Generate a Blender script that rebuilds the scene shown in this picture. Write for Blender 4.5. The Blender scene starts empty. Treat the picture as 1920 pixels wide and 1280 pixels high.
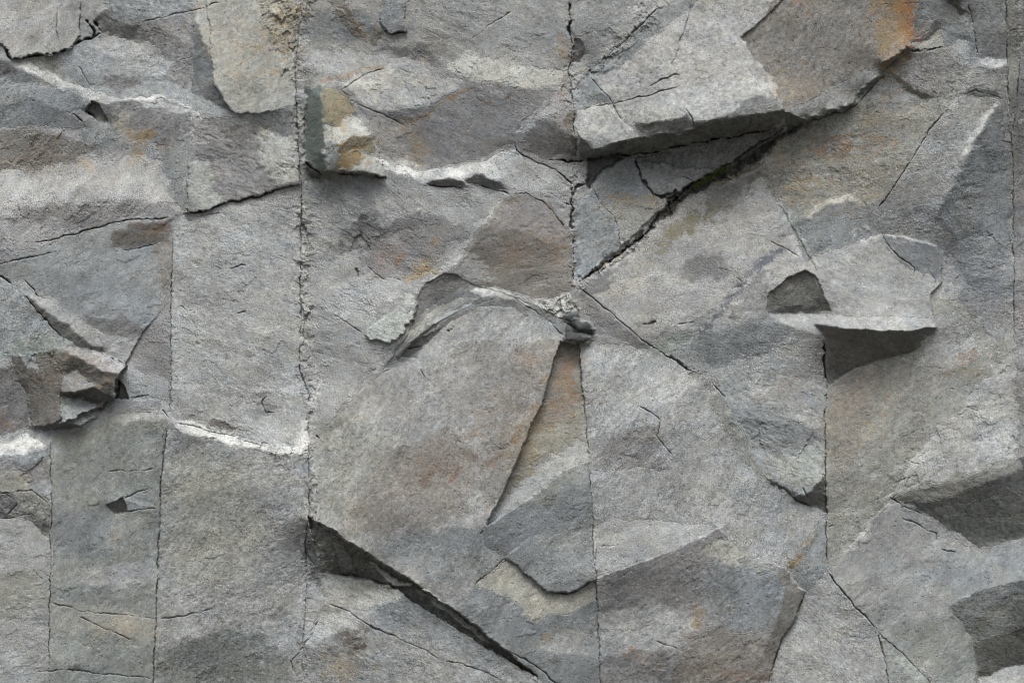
import bpy, math
import numpy as np
R = math.radians
# ------------------------------------------------------------------ camera, sky, sun, exposure
S = 0.003            # metres per unit of the survey grid laid over the rock face (1920 x 1280 units)
D = 14.0             # camera stands 14 m in front of the face
ZC = 3.2             # height of the centre of the view
scene = bpy.context.scene
cam_d = bpy.data.cameras.new("camera"); cam = bpy.data.objects.new("camera", cam_d)
scene.collection.objects.link(cam); scene.camera = cam
cam.location = (0, -D, ZC); cam.rotation_euler = (R(90), 0, 0)
cam_d.sensor_width = 36; cam_d.lens = 36*D/(1920*S); cam_d.clip_end = 2000
SUN_EL, SUN_AZ = 60, -8         # elevation, degrees to the left of the camera axis
w = bpy.data.worlds.new("World"); scene.world = w; w.use_nodes = True
nt = w.node_tree; bg = nt.nodes['Background']
sky = nt.nodes.new('ShaderNodeTexSky'); sky.sky_type = 'NISHITA'; sky.sun_disc = False
sky.sun_elevation = R(SUN_EL); sky.sun_rotation = R(180+SUN_AZ)
sky.air_density = 1.0; sky.dust_density = 6.0; sky.ozone_density = 1.0
hs = nt.nodes.new('ShaderNodeHueSaturation'); hs.inputs['Saturation'].default_value = 0.15   # white overcast sky
nt.links.new(sky.outputs[0], hs.inputs['Color']); 
tcw = nt.nodes.new('ShaderNodeTexCoord'); sx = nt.nodes.new('ShaderNodeSeparateXYZ'); mr = nt.nodes.new('ShaderNodeMapRange')
mr.inputs[1].default_value = 0; mr.inputs[2].default_value = 1; mr.inputs[3].default_value = .45; mr.inputs[4].default_value = 1.25
vm = nt.nodes.new('ShaderNodeVectorMath'); vm.operation = 'SCALE'      # an overcast sky is three times brighter overhead than at the horizon
nt.links.new(tcw.outputs['Generated'], sx.inputs[0]); nt.links.new(sx.outputs['Z'], mr.inputs[0])
nt.links.new(hs.outputs[0], vm.inputs[0]); nt.links.new(mr.outputs[0], vm.inputs['Scale']); nt.links.new(vm.outputs[0], bg.inputs[0])
bg.inputs[1].default_value = 0.135
sd = bpy.data.lights.new("sun", 'SUN'); sd.energy = 1.0; sd.angle = R(20); sd.color = (1, .985, .955)
sun = bpy.data.objects.new("sun", sd); scene.collection.objects.link(sun)
sun.rotation_euler = (R(90-SUN_EL), 0, R(SUN_AZ))
scene.view_settings.view_transform = 'Standard'; scene.view_settings.look = 'None'
scene.view_settings.gamma = 1; scene.view_settings.use_curve_mapping = False
scene.view_settings.exposure = 0.46
scene.cycles.filter_width = 1.0

# ------------------------------------------------------------------ survey grid
STEP = 1.2
L_, T_, R_, B_ = -60, -60, 1980, 1340
xs = np.arange(L_, R_+.1, STEP); ys = np.arange(T_, B_+.1, STEP)
W, H = len(xs), len(ys)
PX, PY = np.meshgrid(xs, ys)
rng = np.random.default_rng(7)

def spec(lo, hi, beta=2.0, ang=0.0, an=1.0):
    """band limited rough noise, wavelengths lo..hi units, stretched `an` times along ang"""
    fy = np.fft.fftfreq(H, STEP)[:, None]; fx = np.fft.rfftfreq(W, STEP)[None, :]
    c, s = math.cos(R(ang)), math.sin(R(ang))
    u = (fx*c+fy*s)*an; v = -fx*s+fy*c
    f = np.sqrt(u*u+v*v)+1e-9
    a = f**(-beta/2-.5)*np.exp(-(f*lo)**2)*(1-np.exp(-(f*hi)**2))
    z = np.fft.irfft2(np.fft.rfft2(rng.standard_normal((H, W)))*a, s=(H, W))
    return (z/z.std()).astype(np.float32)

def blur(a, s):
    s = s/STEP; n = int(3*s)+1
    k = np.exp(-np.arange(-n, n+1)**2/(2*s*s)); k /= k.sum()
    p = np.pad(a, ((n, n), (n, n)), mode='edge')
    o = sum(k[i]*p[i:i+a.shape[0], :] for i in range(2*n+1))
    return sum(k[i]*o[:, i:i+a.shape[1]] for i in range(2*n+1))

def smooth(a, b, x):
    t = np.clip((x-a)/(b-a), 0, 1); return t*t*(3-2*t)

wx1, wy1 = spec(4, 30, 1.6), spec(4, 30, 1.6)
wx2, wy2 = spec(12, 90, 2), spec(12, 90, 2)
def warp(a):
    return PX+a*(.55*wx1+wx2), PY+a*(.55*wy1+wy2)
WARP = {}
def wxy(a):
    if a not in WARP: WARP[a] = warp(a)
    return WARP[a]

def inside(poly, a=2.0):
    """mask of a polygon with rough edges"""
    p = np.array(poly, float); m = np.zeros((H, W), bool)
    x0, y0 = p.min(0)-12; x1, y1 = p.max(0)+12
    i0, i1 = max(0, int((x0-L_)/STEP)), min(W, int((x1-L_)/STEP)+2)
    j0, j1 = max(0, int((y0-T_)/STEP)), min(H, int((y1-T_)/STEP)+2)
    if i1 <= i0 or j1 <= j0: return m
    X, Y = wxy(a); X = X[j0:j1, i0:i1]; Y = Y[j0:j1, i0:i1]
    r = np.zeros(X.shape, bool)
    for (ax, ay), (bx, by) in zip(p, np.roll(p, -1, 0)):
        if ay == by: continue
        c = (ay > Y) != (by > Y)
        r ^= c & (X < (bx-ax)*(Y-ay)/(by-ay)+ax)
    m[j0:j1, i0:i1] = r
    return m

def dist(line, reach, a=1.2):
    """distance to a polyline and the position 0..1 along it (inside a window)"""
    p = np.array(line, float)
    x0, y0 = p.min(0)-reach; x1, y1 = p.max(0)+reach
    i0, i1 = max(0, int((x0-L_)/STEP)), min(W, int((x1-L_)/STEP)+2)
    j0, j1 = max(0, int((y0-T_)/STEP)), min(H, int((y1-T_)/STEP)+2)
    if i1 <= i0 or j1 <= j0: return None
    X, Y = wxy(a); X = X[j0:j1, i0:i1]; Y = Y[j0:j1, i0:i1]
    best = np.full(X.shape, 1e9); tt = np.zeros(X.shape)
    seg = np.hypot(*(p[1:]-p[:-1]).T); cum = np.r_[0, np.cumsum(seg)]
    for k in range(len(p)-1):
        d = p[k+1]-p[k]; l2 = d@d+1e-9
        t = np.clip(((X-p[k, 0])*d[0]+(Y-p[k, 1])*d[1])/l2, 0, 1)
        q = np.hypot(X-p[k, 0]-t*d[0], Y-p[k, 1]-t*d[1])
        m = q < best; best[m] = q[m]; tt[m] = (cum[k]+t[m]*seg[k])/cum[-1]
    return (slice(j0, j1), slice(i0, i1)), best, tt

# ------------------------------------------------------------------ fields that the builders write
GX = np.zeros((H, W)); GY = np.zeros((H, W))       # slope of each facet (towards the viewer per unit right / down)
TONE = np.ones((H, W)); TINT = np.ones((H, W, 3))  # colour of the stone, with shade painted in on undersides
RGH = np.ones((H, W))                              # flaking
SM = np.zeros((H, W))                              # facets whose colour grades into the next
OFF = np.zeros((H, W))                             # plates standing proud
BID = np.full((H, W), -1, int); PID = np.zeros((H, W), int)
THINGS = []                                        # [name, label, category, group, [part names]]
TN = dict(n=(.985, 1, .985), b=(.94, 1, 1.03), o=(1.015, 1.01, .92), w=(1.01, .995, .96), p=(1.01, .985, .985),
          g=(.96, 1.015, .955), y=(1.045, 1.0, .84), r=(1.09, .97, .85), k=(1.05, .98, .89), q=(1.13, 1.0, .66), G=(.86, 1.03, .95))

def paint(m, gx, gy, tone, tint, rough=None):
    GX[m] = gx; GY[m] = gy; TONE[m] = tone; TINT[m] = TN[tint]
    if rough is not None: RGH[m] = rough

def B(name, label, cat, poly, gx=0, gy=.1, tone=1, tint='n', rough=1, group=None, a=2.0):
    """one block of the face = one thing"""
    m = inside(poly, a); THINGS.append([name, label, cat, group, ['front_face']])
    BID[m] = len(THINGS)-1; PID[m] = 0
    paint(m, gx, gy, tone, tint, rough)

SOFT = (None, 'front_face', 'pale_face', 'blue_face', 'pale_band', 'dark_patch', 'rusty_face', 'flaked_face', 'cream_hollow')
def F(part, poly, gx, gy, tone=1, tint='n', rough=None, a=None):
    """a facet of the block begun last; a named one is a part of its own"""
    if a is None: a = 3.6 if part in SOFT else 2.0
    m = inside(poly, a); paint(m, gx, gy, tone, tint, rough); SM[m] = part in SOFT
    if part:
        THINGS[-1][4].append(part)
        BID[m] = len(THINGS)-1; PID[m] = len(THINGS[-1][4])-1

def P(poly, pa, da, pb, db, a=2.0, soft=0.0):
    """raise or sink a plate; the step goes from da at pa to db at pb"""
    m = inside(poly, a).astype(float)
    if soft: m = blur(m, soft)
    vx, vy = pb[0]-pa[0], pb[1]-pa[1]
    t = np.clip(((PX-pa[0])*vx+(PY-pa[1])*vy)/(vx*vx+vy*vy), 0, 1)
    OFF[...] += m*(da+(db-da)*t)

def DOME(cx, cy, rx, ry, ang, h):
    X, Y = wxy(1.5); c, s = math.cos(R(ang)), math.sin(R(ang))
    u = ((X-cx)*c+(Y-cy)*s)/rx; v = (-(X-cx)*s+(Y-cy)*c)/ry
    OFF[...] += h*np.sqrt(np.clip(1-u*u-v*v, 0, 1))

CR = np.zeros((H, W)); STN = []
def C(line, width=2.2, depth=14, a=1.7, taper=True):
    """an open joint"""
    r = dist(line, width*3+12, a)
    if r is None: return
    s, d, t = r
    vr = 1 if width >= 2.2 else .45
    wv = .74*width*np.clip(.8+vr*(.4*wx2[s]+.25*wy1[s]), .3, 1.7)
    if taper: wv = wv*np.clip(np.minimum(t, 1-t)*8+.25, 0, 1)
    wv = np.maximum(wv, .05)
    CR[s] = np.maximum(CR[s], depth*np.clip(1.25-d/wv, 0, 1)*np.clip(wv/width*1.3, 0, 1))

def RUB(line, width, amp):
    """crumbling zone along a joint"""
    r = dist(line, width*2, 3)
    if r is None: return
    s, d, t = r; RGH[s] = np.maximum(RGH[s], amp*np.clip(1.4-d/width, 0, 1))

def VEIN(line, width, strength=.8, col=(.62, .62, .6), a=2.5):
    STN.append(('v', line, width, strength, col, a))
def STAIN(cx, cy, rx, ry, ang, col, strength=.6, edge=.5):
    STN.append(('s', cx, cy, rx, ry, ang, col, strength, edge))
# ================================================================== LEFT PART
B("rock_slab", "mottled grey slab in the top left corner above an undercut dark crack", "rock slab",
  [(-200,-200),(165,-200),(152,0),(150,70),(134,86),(110,97),(77,104),(47,109),(22,108),(4,82),(-200,60)], .0,.16,.98,'w')
F(None, [(150,-200),(215,-200),(205,16),(180,34),(163,37),(178,68),(150,74)], -.05,.05,.93,'n')
B("rock_block", "dark bluish block at the top edge left of the olive slab", "rock block",
  [(212,-200),(380,-200),(373,0),(370,20),(363,108),(319,118),(300,95),(257,78),(201,64),(190,62),(181,34),(200,20)], -.05,-.05,.84,'p')
F("front_face", [(212,-80),(375,-80),(370,20),(319,27),(265,44),(232,50),(198,22)], 0,.06,.88,'b')
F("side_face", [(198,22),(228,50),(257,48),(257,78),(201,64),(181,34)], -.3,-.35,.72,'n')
F("front_face", [(259,47),(366,20),(363,108),(319,118),(275,60)], .05,-.02,.84,'p')
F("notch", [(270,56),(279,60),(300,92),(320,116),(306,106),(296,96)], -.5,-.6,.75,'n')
B("rock_block", "fractured blue-grey band of rock under the top left crack", "rock block",
  [(-200,70),(5,85),(22,110),(77,106),(134,86),(176,70),(193,64),(257,78),(319,118),(366,105),(372,170),(437,213),(480,208),(560,205),(555,225),(440,225),(353,205),(302,181),(235,185),(168,190),(100,165),(60,150),(-200,110)], .02,.1,.95,'b')
F("front_face", [(168,84),(201,65),(259,81),(289,101),(319,118),(269,134),(215,118),(188,94)], 0,.2,1.02,'n')
F(None, [(188,148),(228,134),(255,148),(269,158),(222,175),(195,164)], .05,-.12,.82,'p')
F(None, [(305,145),(322,122),(365,112),(362,170),(330,158)], .0,-.08,.86,'p')
F(None, [(47,111),(110,99),(115,112),(108,140),(60,128)], 0,-.05,.85,'o')
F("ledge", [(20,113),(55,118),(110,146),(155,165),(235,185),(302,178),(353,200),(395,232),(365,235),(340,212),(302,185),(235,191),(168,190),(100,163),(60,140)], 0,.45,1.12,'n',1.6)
B("rock_slab", "pale olive slab at the top, lit beside a dark slanting left face", "rock slab",
  [(378,-200),(566,-200),(556,50),(551,140),(555,200),(470,216),(437,213),(403,161),(396,100),(363,50)], .05,.2,1.06,'o',.7)
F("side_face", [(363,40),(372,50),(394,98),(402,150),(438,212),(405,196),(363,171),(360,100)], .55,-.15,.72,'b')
F(None, [(460,-60),(566,-60),(553,100),(546,125),(520,90),(490,50)], .1,.1,.93,'y',2.2)
B("rock_block", "blue-grey block with a small dark notch at the left edge", "rock block",
  [(-200,100),(30,125),(100,165),(168,188),(200,233),(235,262),(150,268),(90,280),(0,245),(-200,260)], .0,-.05,.84,'b')
F(None, [(-200,100),(12,110),(36,128),(28,140),(-200,148)], 0,-.25,.72,'n')
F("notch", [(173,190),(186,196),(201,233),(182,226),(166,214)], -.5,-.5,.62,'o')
F(None, [(0,148),(60,160),(130,172),(165,188),(160,203),(120,206),(60,185),(0,190)], 0,.12,.92,'b')
B("rock_chip", "small pale sliver lying in the notch of the blue-grey block", "rock chip",
  [(124,212),(150,204),(166,214),(174,226),(156,230),(140,222)], 0,.25,.98,'n')
B("rock_chip", "lens shaped pale chip wedged below the notched block", "rock chip",
  [(156,230),(170,224),(190,231),(203,240),(196,248),(176,243)], 0,.1,.95,'n')
B("rock_block", "dark rounded pillow of rock with an ochre streak at its left", "rock block",
  [(200,232),(178,194),(228,191),(288,192),(310,183),(353,205),(357,242),(322,269),(289,272),(242,255),(215,250)], .05,-.06,.8,'p')
F("front_face", [(198,205),(228,192),(240,235),(245,262),(210,248)], -.05,.05,.92,'o')
F(None, [(250,190),(290,192),(306,186),(350,204),(353,215),(300,205),(270,200)], .0,.25,.98,'n')
B("rock_slab", "broad rough slab with a pale band across, left of the vertical seam", "rock slab",
  [(-200,242),(60,238),(150,240),(200,246),(242,262),(289,272),(322,269),(357,242),(352,330),(350,400),(330,408),(245,413),(175,428),(70,462),(-200,500)], .0,.08,.95,'p',1.3)
F("front_face", [(-200,250),(60,245),(140,262),(200,282),(150,300),(90,318),(40,325),(-200,330)], .0,-.1,.84,'k')
F("front_face", [(150,240),(235,262),(300,280),(280,292),(210,288),(160,268)], .0,.02,.86,'b')
F("pale_band", [(-200,340),(50,322),(110,310),(200,300),(290,290),(345,330),(348,398),(300,380),(220,372),(130,385),(60,400),(-200,400)], .0,.2,1.05,'w',1.2)
F(None, [(300,282),(355,250),(352,398),(325,385),(310,350)], .22,-.06,.84,'b',1.3)
F("front_face", [(30,398),(130,382),(220,374),(290,382),(332,405),(245,412),(175,426),(90,440)], 0,-.06,.85,'p')
B("rock_block", "brownish grey block above the smooth pale column, overhanging its jagged crack", "rock block",
  [(365,235),(353,205),(375,222),(437,216),(470,216),(556,203),(563,330),(562,345),(480,369),(450,376),(416,384),(349,402),(352,300)], .0,-.06,.86,'p',1.1)
F("pale_face", [(480,222),(556,206),(562,338),(515,350),(497,330),(488,290)], .15,.3,1.08,'o',1.4)
F("pale_face", [(356,300),(385,298),(398,330),(408,370),(416,384),(349,400)], -.1,.25,1.02,'g')
F(None, [(460,216),(553,208),(556,262),(520,250),(480,236)], 0,-.08,.83,'b',.6)
B("rock_chip", "thin blocky chip in the crack between brownish block and pale column", "rock chip",
  [(372,398),(400,389),(416,384),(414,398),(375,406)], 0,.1,.98,'n')
B("rock_slab", "bluish slab with a rusty dark patch below the long sloping crack", "rock slab",
  [(-200,500),(0,494),(70,464),(175,430),(245,415),(330,408),(325,430),(322,520),(305,545),(290,600),(268,622),(240,640),(200,648),(150,600),(90,560),(40,535),(0,520),(-200,500)], .0,.02,.9,'b',.8)
F("rusty_hollow", [(205,440),(250,420),(320,412),(318,450),(285,455),(232,470),(210,462)], .0,-.2,.72,'k',1.2)
F(None, [(155,590),(190,600),(230,590),(272,618),(240,634),(185,626)], 0,-.12,.78,'p')
F(None, [(285,460),(322,450),(322,540),(300,545),(298,500)], .2,-.1,.82,'k',1.3)
F(None, [(30,530),(110,565),(160,605),(205,642),(195,655),(120,605),(60,560),(38,545)], 0,.3,1.0,'n')
B("rock_slab", "blue tinted slab at the left edge below a dark slanting slot", "rock slab",
  [(-200,505),(0,518),(24,536),(45,552),(90,600),(118,640),(110,652),(60,665),(20,670),(-200,650)], .0,.14,.96,'b')
F(None, [(20,640),(110,620),(116,645),(60,664),(25,668)], 0,.1,.85,'g')
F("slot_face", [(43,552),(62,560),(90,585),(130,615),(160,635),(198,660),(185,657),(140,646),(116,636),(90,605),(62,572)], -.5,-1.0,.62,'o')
B("rock_block", "triangular dark bluish block between slanting seam and pale column", "rock block",
  [(300,548),(322,520),(322,600),(320,752),(245,748),(222,700),(237,690),(252,650),(268,622),(290,600)], .12,-.06,.8,'p')
F("front_face", [(232,708),(250,680),(315,720),(316,748),(245,747),(236,725)], .0,.1,.92,'b')
B("rock_block", "loose brown angular block jutting out over a shadowed gap at the left", "rock block",
  [(22,672),(60,664),(118,648),(145,648),(200,668),(238,684),(222,715),(215,746),(195,765),(165,775),(150,795),(115,795),(90,806),(60,800),(50,735),(28,700)], .3,-.2,.62,'k',1.6)
F("top_face", [(116,650),(145,648),(200,668),(238,684),(222,704),(190,692),(160,676),(130,668)], -.1,1.1,.92,'p')
F("front_face", [(112,676),(125,660),(160,676),(175,690),(178,720),(150,733),(118,735)], .2,-.5,.66,'k',1.5)
F("chip_face", [(118,705),(145,695),(178,725),(160,732),(135,736),(116,733)], -.15,.3,.86,'n')
F("underside", [(112,735),(135,738),(178,726),(190,735),(200,755),(178,752),(150,745)], 0,-2.2,.5,'o')
F("lower_knob", [(110,742),(150,748),(182,755),(180,780),(150,795),(120,790),(112,770)], .25,.35,.84,'g')
F("underside", [(94,800),(118,790),(150,796),(140,802),(98,806)], 0,-2.6,.5,'o')
F("side_face", [(210,745),(220,706),(234,692),(226,725),(216,748)], .8,0,.7,'n')
F("upper_knob", [(40,664),(70,662),(74,690),(50,690)], 0,.12,.8,'b')
B("rock_chip", "flat chip ledge under the triangular bluish block", "rock chip",
  [(200,752),(212,747),(255,748),(300,750),(305,768),(290,772),(255,765),(235,772),(205,770)], 0,.1,.9,'b')
B("rock_block", "dark rounded block at the left edge beside the brown angular block", "rock block",
  [(-200,655),(12,660),(28,700),(50,738),(54,798),(20,812),(-200,820)], .05,-.12,.76,'p')
F(None, [(-200,655),(12,660),(26,690),(10,690),(-200,690)], 0,.2,.95,'b')
B("rock_slab", "smooth pale column between two vertical seams, left of centre", "rock slab",
  [(416,386),(480,371),(562,347),(566,400),(563,500),(565,600),(560,680),(582,745),(577,850),(545,852),(460,825),(400,808),(318,785),(320,750),(322,600),(324,430),(335,404),(375,404)], .0,.17,1.03,'n',1.1)
F(None, [(470,735),(560,720),(580,745),(576,848),(480,828),(455,790)], .0,.3,1.06,'n')
F(None, [(490,738),(510,745),(520,775),(500,778),(488,752)], -.2,-.1,.95,'n')
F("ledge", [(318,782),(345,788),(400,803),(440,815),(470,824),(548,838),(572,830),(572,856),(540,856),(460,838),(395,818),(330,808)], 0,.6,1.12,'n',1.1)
B("rock_chip", "small brown chip resting on the white ledge", "rock chip",
  [(388,788),(400,783),(425,788),(445,803),(430,806),(400,795)], 0,-.1,.8,'k')
B("rock_slab", "grey speckled column at the bottom left with white ledge on top", "rock slab",
  [(318,806),(330,806),(395,818),(460,838),(545,856),(580,850),(582,950),(573,1020),(576,1100),(570,1200),(562,1400),(283,1400),(292,1150),(298,1000),(302,900),(312,800)], .0,.06,.94,'n',.9)
F(None, [(420,850),(560,860),(575,900),(575,985),(520,960),(470,900)], 0,.08,1.04,'n',1.0)
F(None, [(300,1215),(420,1180),(500,1190),(540,1240),(550,1400),(284,1400)], 0,-.05,.77,'g',1.0)
F(None, [(305,860),(400,840),(500,960),(480,1080),(330,1100),(300,1000)], 0,.08,.96,'o',.8)
B("rock_slab", "greenish grey slab with horizontal streaks between two thin vertical cracks", "rock slab",
  [(180,790),(215,775),(300,772),(312,795),(302,900),(298,1000),(292,1150),(283,1400),(88,1400),(94,1130),(98,1010),(95,880),(100,822),(140,808)], .0,.0,.86,'g',.9)
F(None, [(205,772),(300,770),(310,792),(250,790),(208,790)], 0,.25,1.02,'n')
F(None, [(100,960),(165,955),(210,985),(205,1040),(100,1045)], 0,-.04,.84,'b')
F(None, [(150,1060),(290,1050),(292,1090),(200,1100),(150,1085)], 0,.12,.96,'n')
F(None, [(100,1125),(290,1155),(288,1200),(96,1180)], 0,.04,.92,'o')
F("hollow", [(198,948),(232,932),(238,960),(212,964)], .0,-.6,.62,'o')
F("notch", [(130,1252),(143,1243),(156,1256),(140,1256)], -.2,-.4,.75,'o')
B("rock_block", "small blocky chip set beside a dark square hollow near the thin crack", "rock chip",
  [(233,934),(285,915),(291,950),(245,958),(236,952)], 0,.1,.9,'b')
B("rock_slab", "bottom left slab split off by a thin crack at its right", "rock slab",
  [(-200,975),(0,970),(40,970),(62,985),(96,1012),(94,1130),(90,1400),(-200,1400)], .0,.1,.95,'n',1.0)
F(None, [(-200,1060),(50,1070),(92,1100),(90,1160),(-200,1150)], 0,.03,.92,'o')
B("rock_block", "pale streaked ledge block at the left edge below the dark rounded block", "rock block",
  [(-200,818),(20,812),(60,803),(90,808),(100,822),(95,900),(98,930),(60,920),(0,905),(-200,900)], 0,.1,.9,'b',1.4)
F("ledge", [(-200,838),(15,828),(50,812),(75,822),(88,835),(40,852),(-200,868)], 0,.5,1.1,'n',1.1)
F(None, [(-200,862),(30,868),(55,872),(90,860),(94,900),(-200,895)], 0,-.04,.82,'p')
B("rock_block", "olive chipped block with criss-cross cracks at the left edge", "rock block",
  [(-200,885),(16,888),(50,890),(62,918),(90,930),(97,960),(98,1010),(62,985),(45,968),(-200,970)], 0,-.02,.8,'o',2)
F("front_face", [(5,890),(45,886),(62,915),(20,922),(0,912)], -.1,.1,.85,'y',1.5)
F("dark_chip", [(-200,925),(20,922),(32,945),(15,968),(-200,968)], .1,-.15,.66,'p')
F("broken_face", [(52,965),(64,958),(92,982),(96,1005),(84,1000),(66,980)], 0,-.25,.72,'g')
# ================================================================== UPPER MIDDLE
B("rock_slab", "wide grey slab along the top with rusty streaks, left of the long black crack", "rock slab",
  [(562,-200),(1066,-200),(1070,0),(1070,120),(1045,150),(1042,172),(985,225),(962,265),(940,290),(860,320),(790,320),(735,305),(700,290),(610,160),(570,170),(556,200),(552,140),(555,50)], .0,.08,.94,'w',.9)
F(None, [(565,30),(640,15),(690,30),(700,60),(660,80),(590,75),(566,60)], 0,.0,.84,'b')
F("chipped_face", [(615,0),(645,-5),(665,40),(682,72),(660,64),(632,30)], .1,-.1,.8,'k',1.6)
F("chipped_face", [(700,40),(722,60),(715,75),(700,88),(690,80)], .1,-.2,.7,'y')
F("pale_band", [(575,95),(640,92),(720,108),(800,100),(830,128),(720,135),(640,140),(566,120)], 0,.22,1.04,'n',1.2)
F(None, [(720,90),(760,82),(800,88),(822,118),(760,108)], 0,-.1,.84,'p')
F("pale_band", [(870,105),(960,110),(1060,135),(1042,160),(960,165),(880,150),(830,125)], 0,.24,1.1,'o',1.6)
F(None, [(820,0),(1060,-20),(1065,60),(960,85),(880,92),(830,60)], 0,.06,.93,'n')
F("flaked_face", [(625,155),(690,132),(800,125),(865,155),(820,200),(740,195),(722,208),(660,192)], 0,.2,1.05,'n',1.5)
F("smooth_face", [(865,155),(910,156),(1040,172),(985,225),(962,265),(900,295),(790,320),(735,300),(690,228),(660,188),(722,208),(770,232),(830,196)], .06,-.04,.84,'p',.7)
F(None, [(700,225),(735,215),(760,235),(760,290),(800,318),(735,302),(700,260)], -.1,.02,.9,'k',.8)
F(None, [(722,205),(760,200),(830,196),(772,232),(745,220)], 0,-.1,.8,'b',.7)
B("rock_chip", "small dark hanging slab at the top edge with a sharp square lower corner", "rock chip",
  [(715,-200),(758,-200),(757,0),(763,58),(728,64),(712,38)], .05,-.02,.8,'b',.7)
P([(715,-200),(758,-200),(757,0),(763,58),(728,64),(712,38)], (735,-60),2,(735,60),9,1.2)
B("rock_wedge", "jutting wedge with green left face and ochre right face above a black shadow", "rock wedge",
  [(572,172),(600,158),(612,158),(630,180),(660,190),(690,250),(715,292),(724,332),(690,332),(640,327),(600,322),(572,305)], 0,.0,.85,'g')
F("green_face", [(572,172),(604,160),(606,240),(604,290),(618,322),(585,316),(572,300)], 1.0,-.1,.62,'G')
F("ochre_face", [(606,160),(630,172),(648,185),(660,210),(640,235),(618,230),(604,240)], -.5,.0,.78,'q',1.0,1.6)
F("ochre_face", [(625,190),(648,182),(662,213),(640,235),(626,232)], -.7,.15,.76,'q',1.0,1.6)
F("pale_face", [(604,235),(640,232),(660,215),(690,250),(665,262),(640,275),(622,272),(604,290)], -.3,.5,1.12,'o',1.4)
F("ochre_face", [(632,275),(660,255),(692,255),(702,282),(660,280),(640,285)], -.5,-.15,.74,'q',1.2,1.6)
F("ochre_face", [(636,290),(660,282),(675,286),(670,318),(636,316)], -.25,-.1,.76,'q',1.2,1.6)
F("pale_face", [(672,286),(705,288),(722,310),(724,332),(700,328),(668,318)], -.45,.3,1.02,'o',1.4)
F("pale_face", [(604,290),(622,270),(634,300),(640,320),(615,322)], .0,-.1,.9,'g')
F("underside", [(572,306),(590,316),(640,322),(692,326),(724,332),(718,338),(660,338),(610,334),(580,328)], 0,-2.0,.6,'o',2)
B("rock_chip", "thin whitish flake standing in the seam left of the wedge", "rock chip",
  [(556,172),(568,170),(577,182),(575,205),(568,225),(570,260),(573,280),(566,295),(560,290),(558,240),(556,205)], -.1,.1,1.0,'n',1.5)
P([(556,172),(568,170),(577,182),(575,205),(568,225),(570,260),(573,280),(566,295),(560,290),(558,240),(556,205)], (560,170),7,(560,295),6,1.5,1.5)
# ================================================================== CENTRE
B("rock_slab", "mottled grey slab with rust blotches beneath the wedge and white ledge", "rock slab",
  [(566,338),(610,336),(724,334),(735,305),(790,320),(860,322),(960,285),(1000,310),(1068,340),(1060,385),(985,362),(942,368),(900,420),(870,470),(835,510),(790,545),(770,600),(745,650),(700,690),(620,790),(590,800),(597,740),(600,700),(566,690),(566,600),(564,500),(567,400)], .0,.12,.98,'n',1.2)
F(None, [(570,340),(720,342),(735,372),(640,360),(575,400)], 0,.02,.88,'b')
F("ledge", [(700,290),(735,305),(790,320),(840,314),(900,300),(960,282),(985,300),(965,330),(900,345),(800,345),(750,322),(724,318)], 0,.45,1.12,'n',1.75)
F("dark_lip", [(800,342),(845,328),(870,340),(868,352),(830,350)], 0,-.55,.72,'p',1.5)
F("dark_lip", [(872,338),(900,327),(935,345),(952,360),(930,358),(900,348)], 0,-.5,.72,'p',1.5)
F("pale_block", [(930,300),(965,288),(1040,320),(1070,352),(1062,375),(1020,365),(980,358),(945,350)], .0,.2,1.02,'n',1.3)
F("rusty_face", [(690,440),(780,400),(870,420),(850,455),(800,510),(740,525),(680,500)], .0,-.02,.84,'p',1.0)
F(None, [(640,430),(690,400),(730,420),(690,470),(640,470)], .0,-.03,.82,'n',1.6)
F("pale_strip", [(935,372),(944,366),(900,425),(850,500),(790,545),(770,560),(800,530),(845,475)], .0,.3,1.1,'n',1.2)
F(None, [(600,540),(690,510),(760,560),(690,610),(610,620)], .0,.2,1.04,'n',1.2)
F(None, [(600,680),(690,650),(720,680),(640,770),(600,780)], .0,.18,1.03,'n',.9)
B("rock_slab", "domed reddish brown slab at the centre against the black vertical crack", "rock slab",
  [(942,370),(985,363),(1030,385),(1065,425),(1072,470),(1074,545),(1060,560),(1010,560),(960,545),(900,535),(865,500),(870,465),(905,418)], .05,-.06,.76,'k',.9)
F("front_face", [(940,380),(985,368),(1030,390),(1060,430),(1050,460),(980,430),(920,440)], -.05,.06,.86,'p',.9)
F(None, [(868,480),(890,475),(930,520),(890,530),(870,510)], .0,.15,1.0,'n',1.3)
B("rock_block", "dark recessed strip curving between flake and big leaning slab", "rock block",
  [(775,560),(800,530),(835,515),(870,520),(900,535),(1000,570),(1055,600),(1040,612),(960,575),(900,575),(850,600),(800,640),(760,675),(735,690),(715,690),(745,655),(770,620)], .0,.02,.72,'n',.7)
F("dark_face", [(778,560),(800,530),(830,515),(850,515),(875,535),(840,552),(800,580),(770,612)], 0,.02,.55,'p',.9)
P([(780,562),(800,530),(830,515),(852,513),(880,530),(905,538),(1000,570),(1050,598),(1038,610),(960,577),(900,576),(850,602),(800,643),(765,676),(738,690),(720,690),(745,655),(768,625)],(850,560),-2.5,(1000,585),-2,.9)
F("stripe", [(765,640),(800,606),(850,575),(880,560),(860,556),(820,575),(790,600),(770,622)], .0,.15,.92,'o',.6)
F('stripe', [(770,640),(810,605),(850,583),(872,570),(866,578),(830,600),(795,628),(765,655)], .0,-.2,.62,'n',.6)
F('stripe', [(800,612),(830,590),(880,566),(892,570),(850,590),(822,608)], .0,.4,1.0,'b',.6)
F("stripe", [(880,545),(905,535),(960,552),(1005,572),(960,566),(900,556)], .0,.4,1.05,'n',1)
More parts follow.
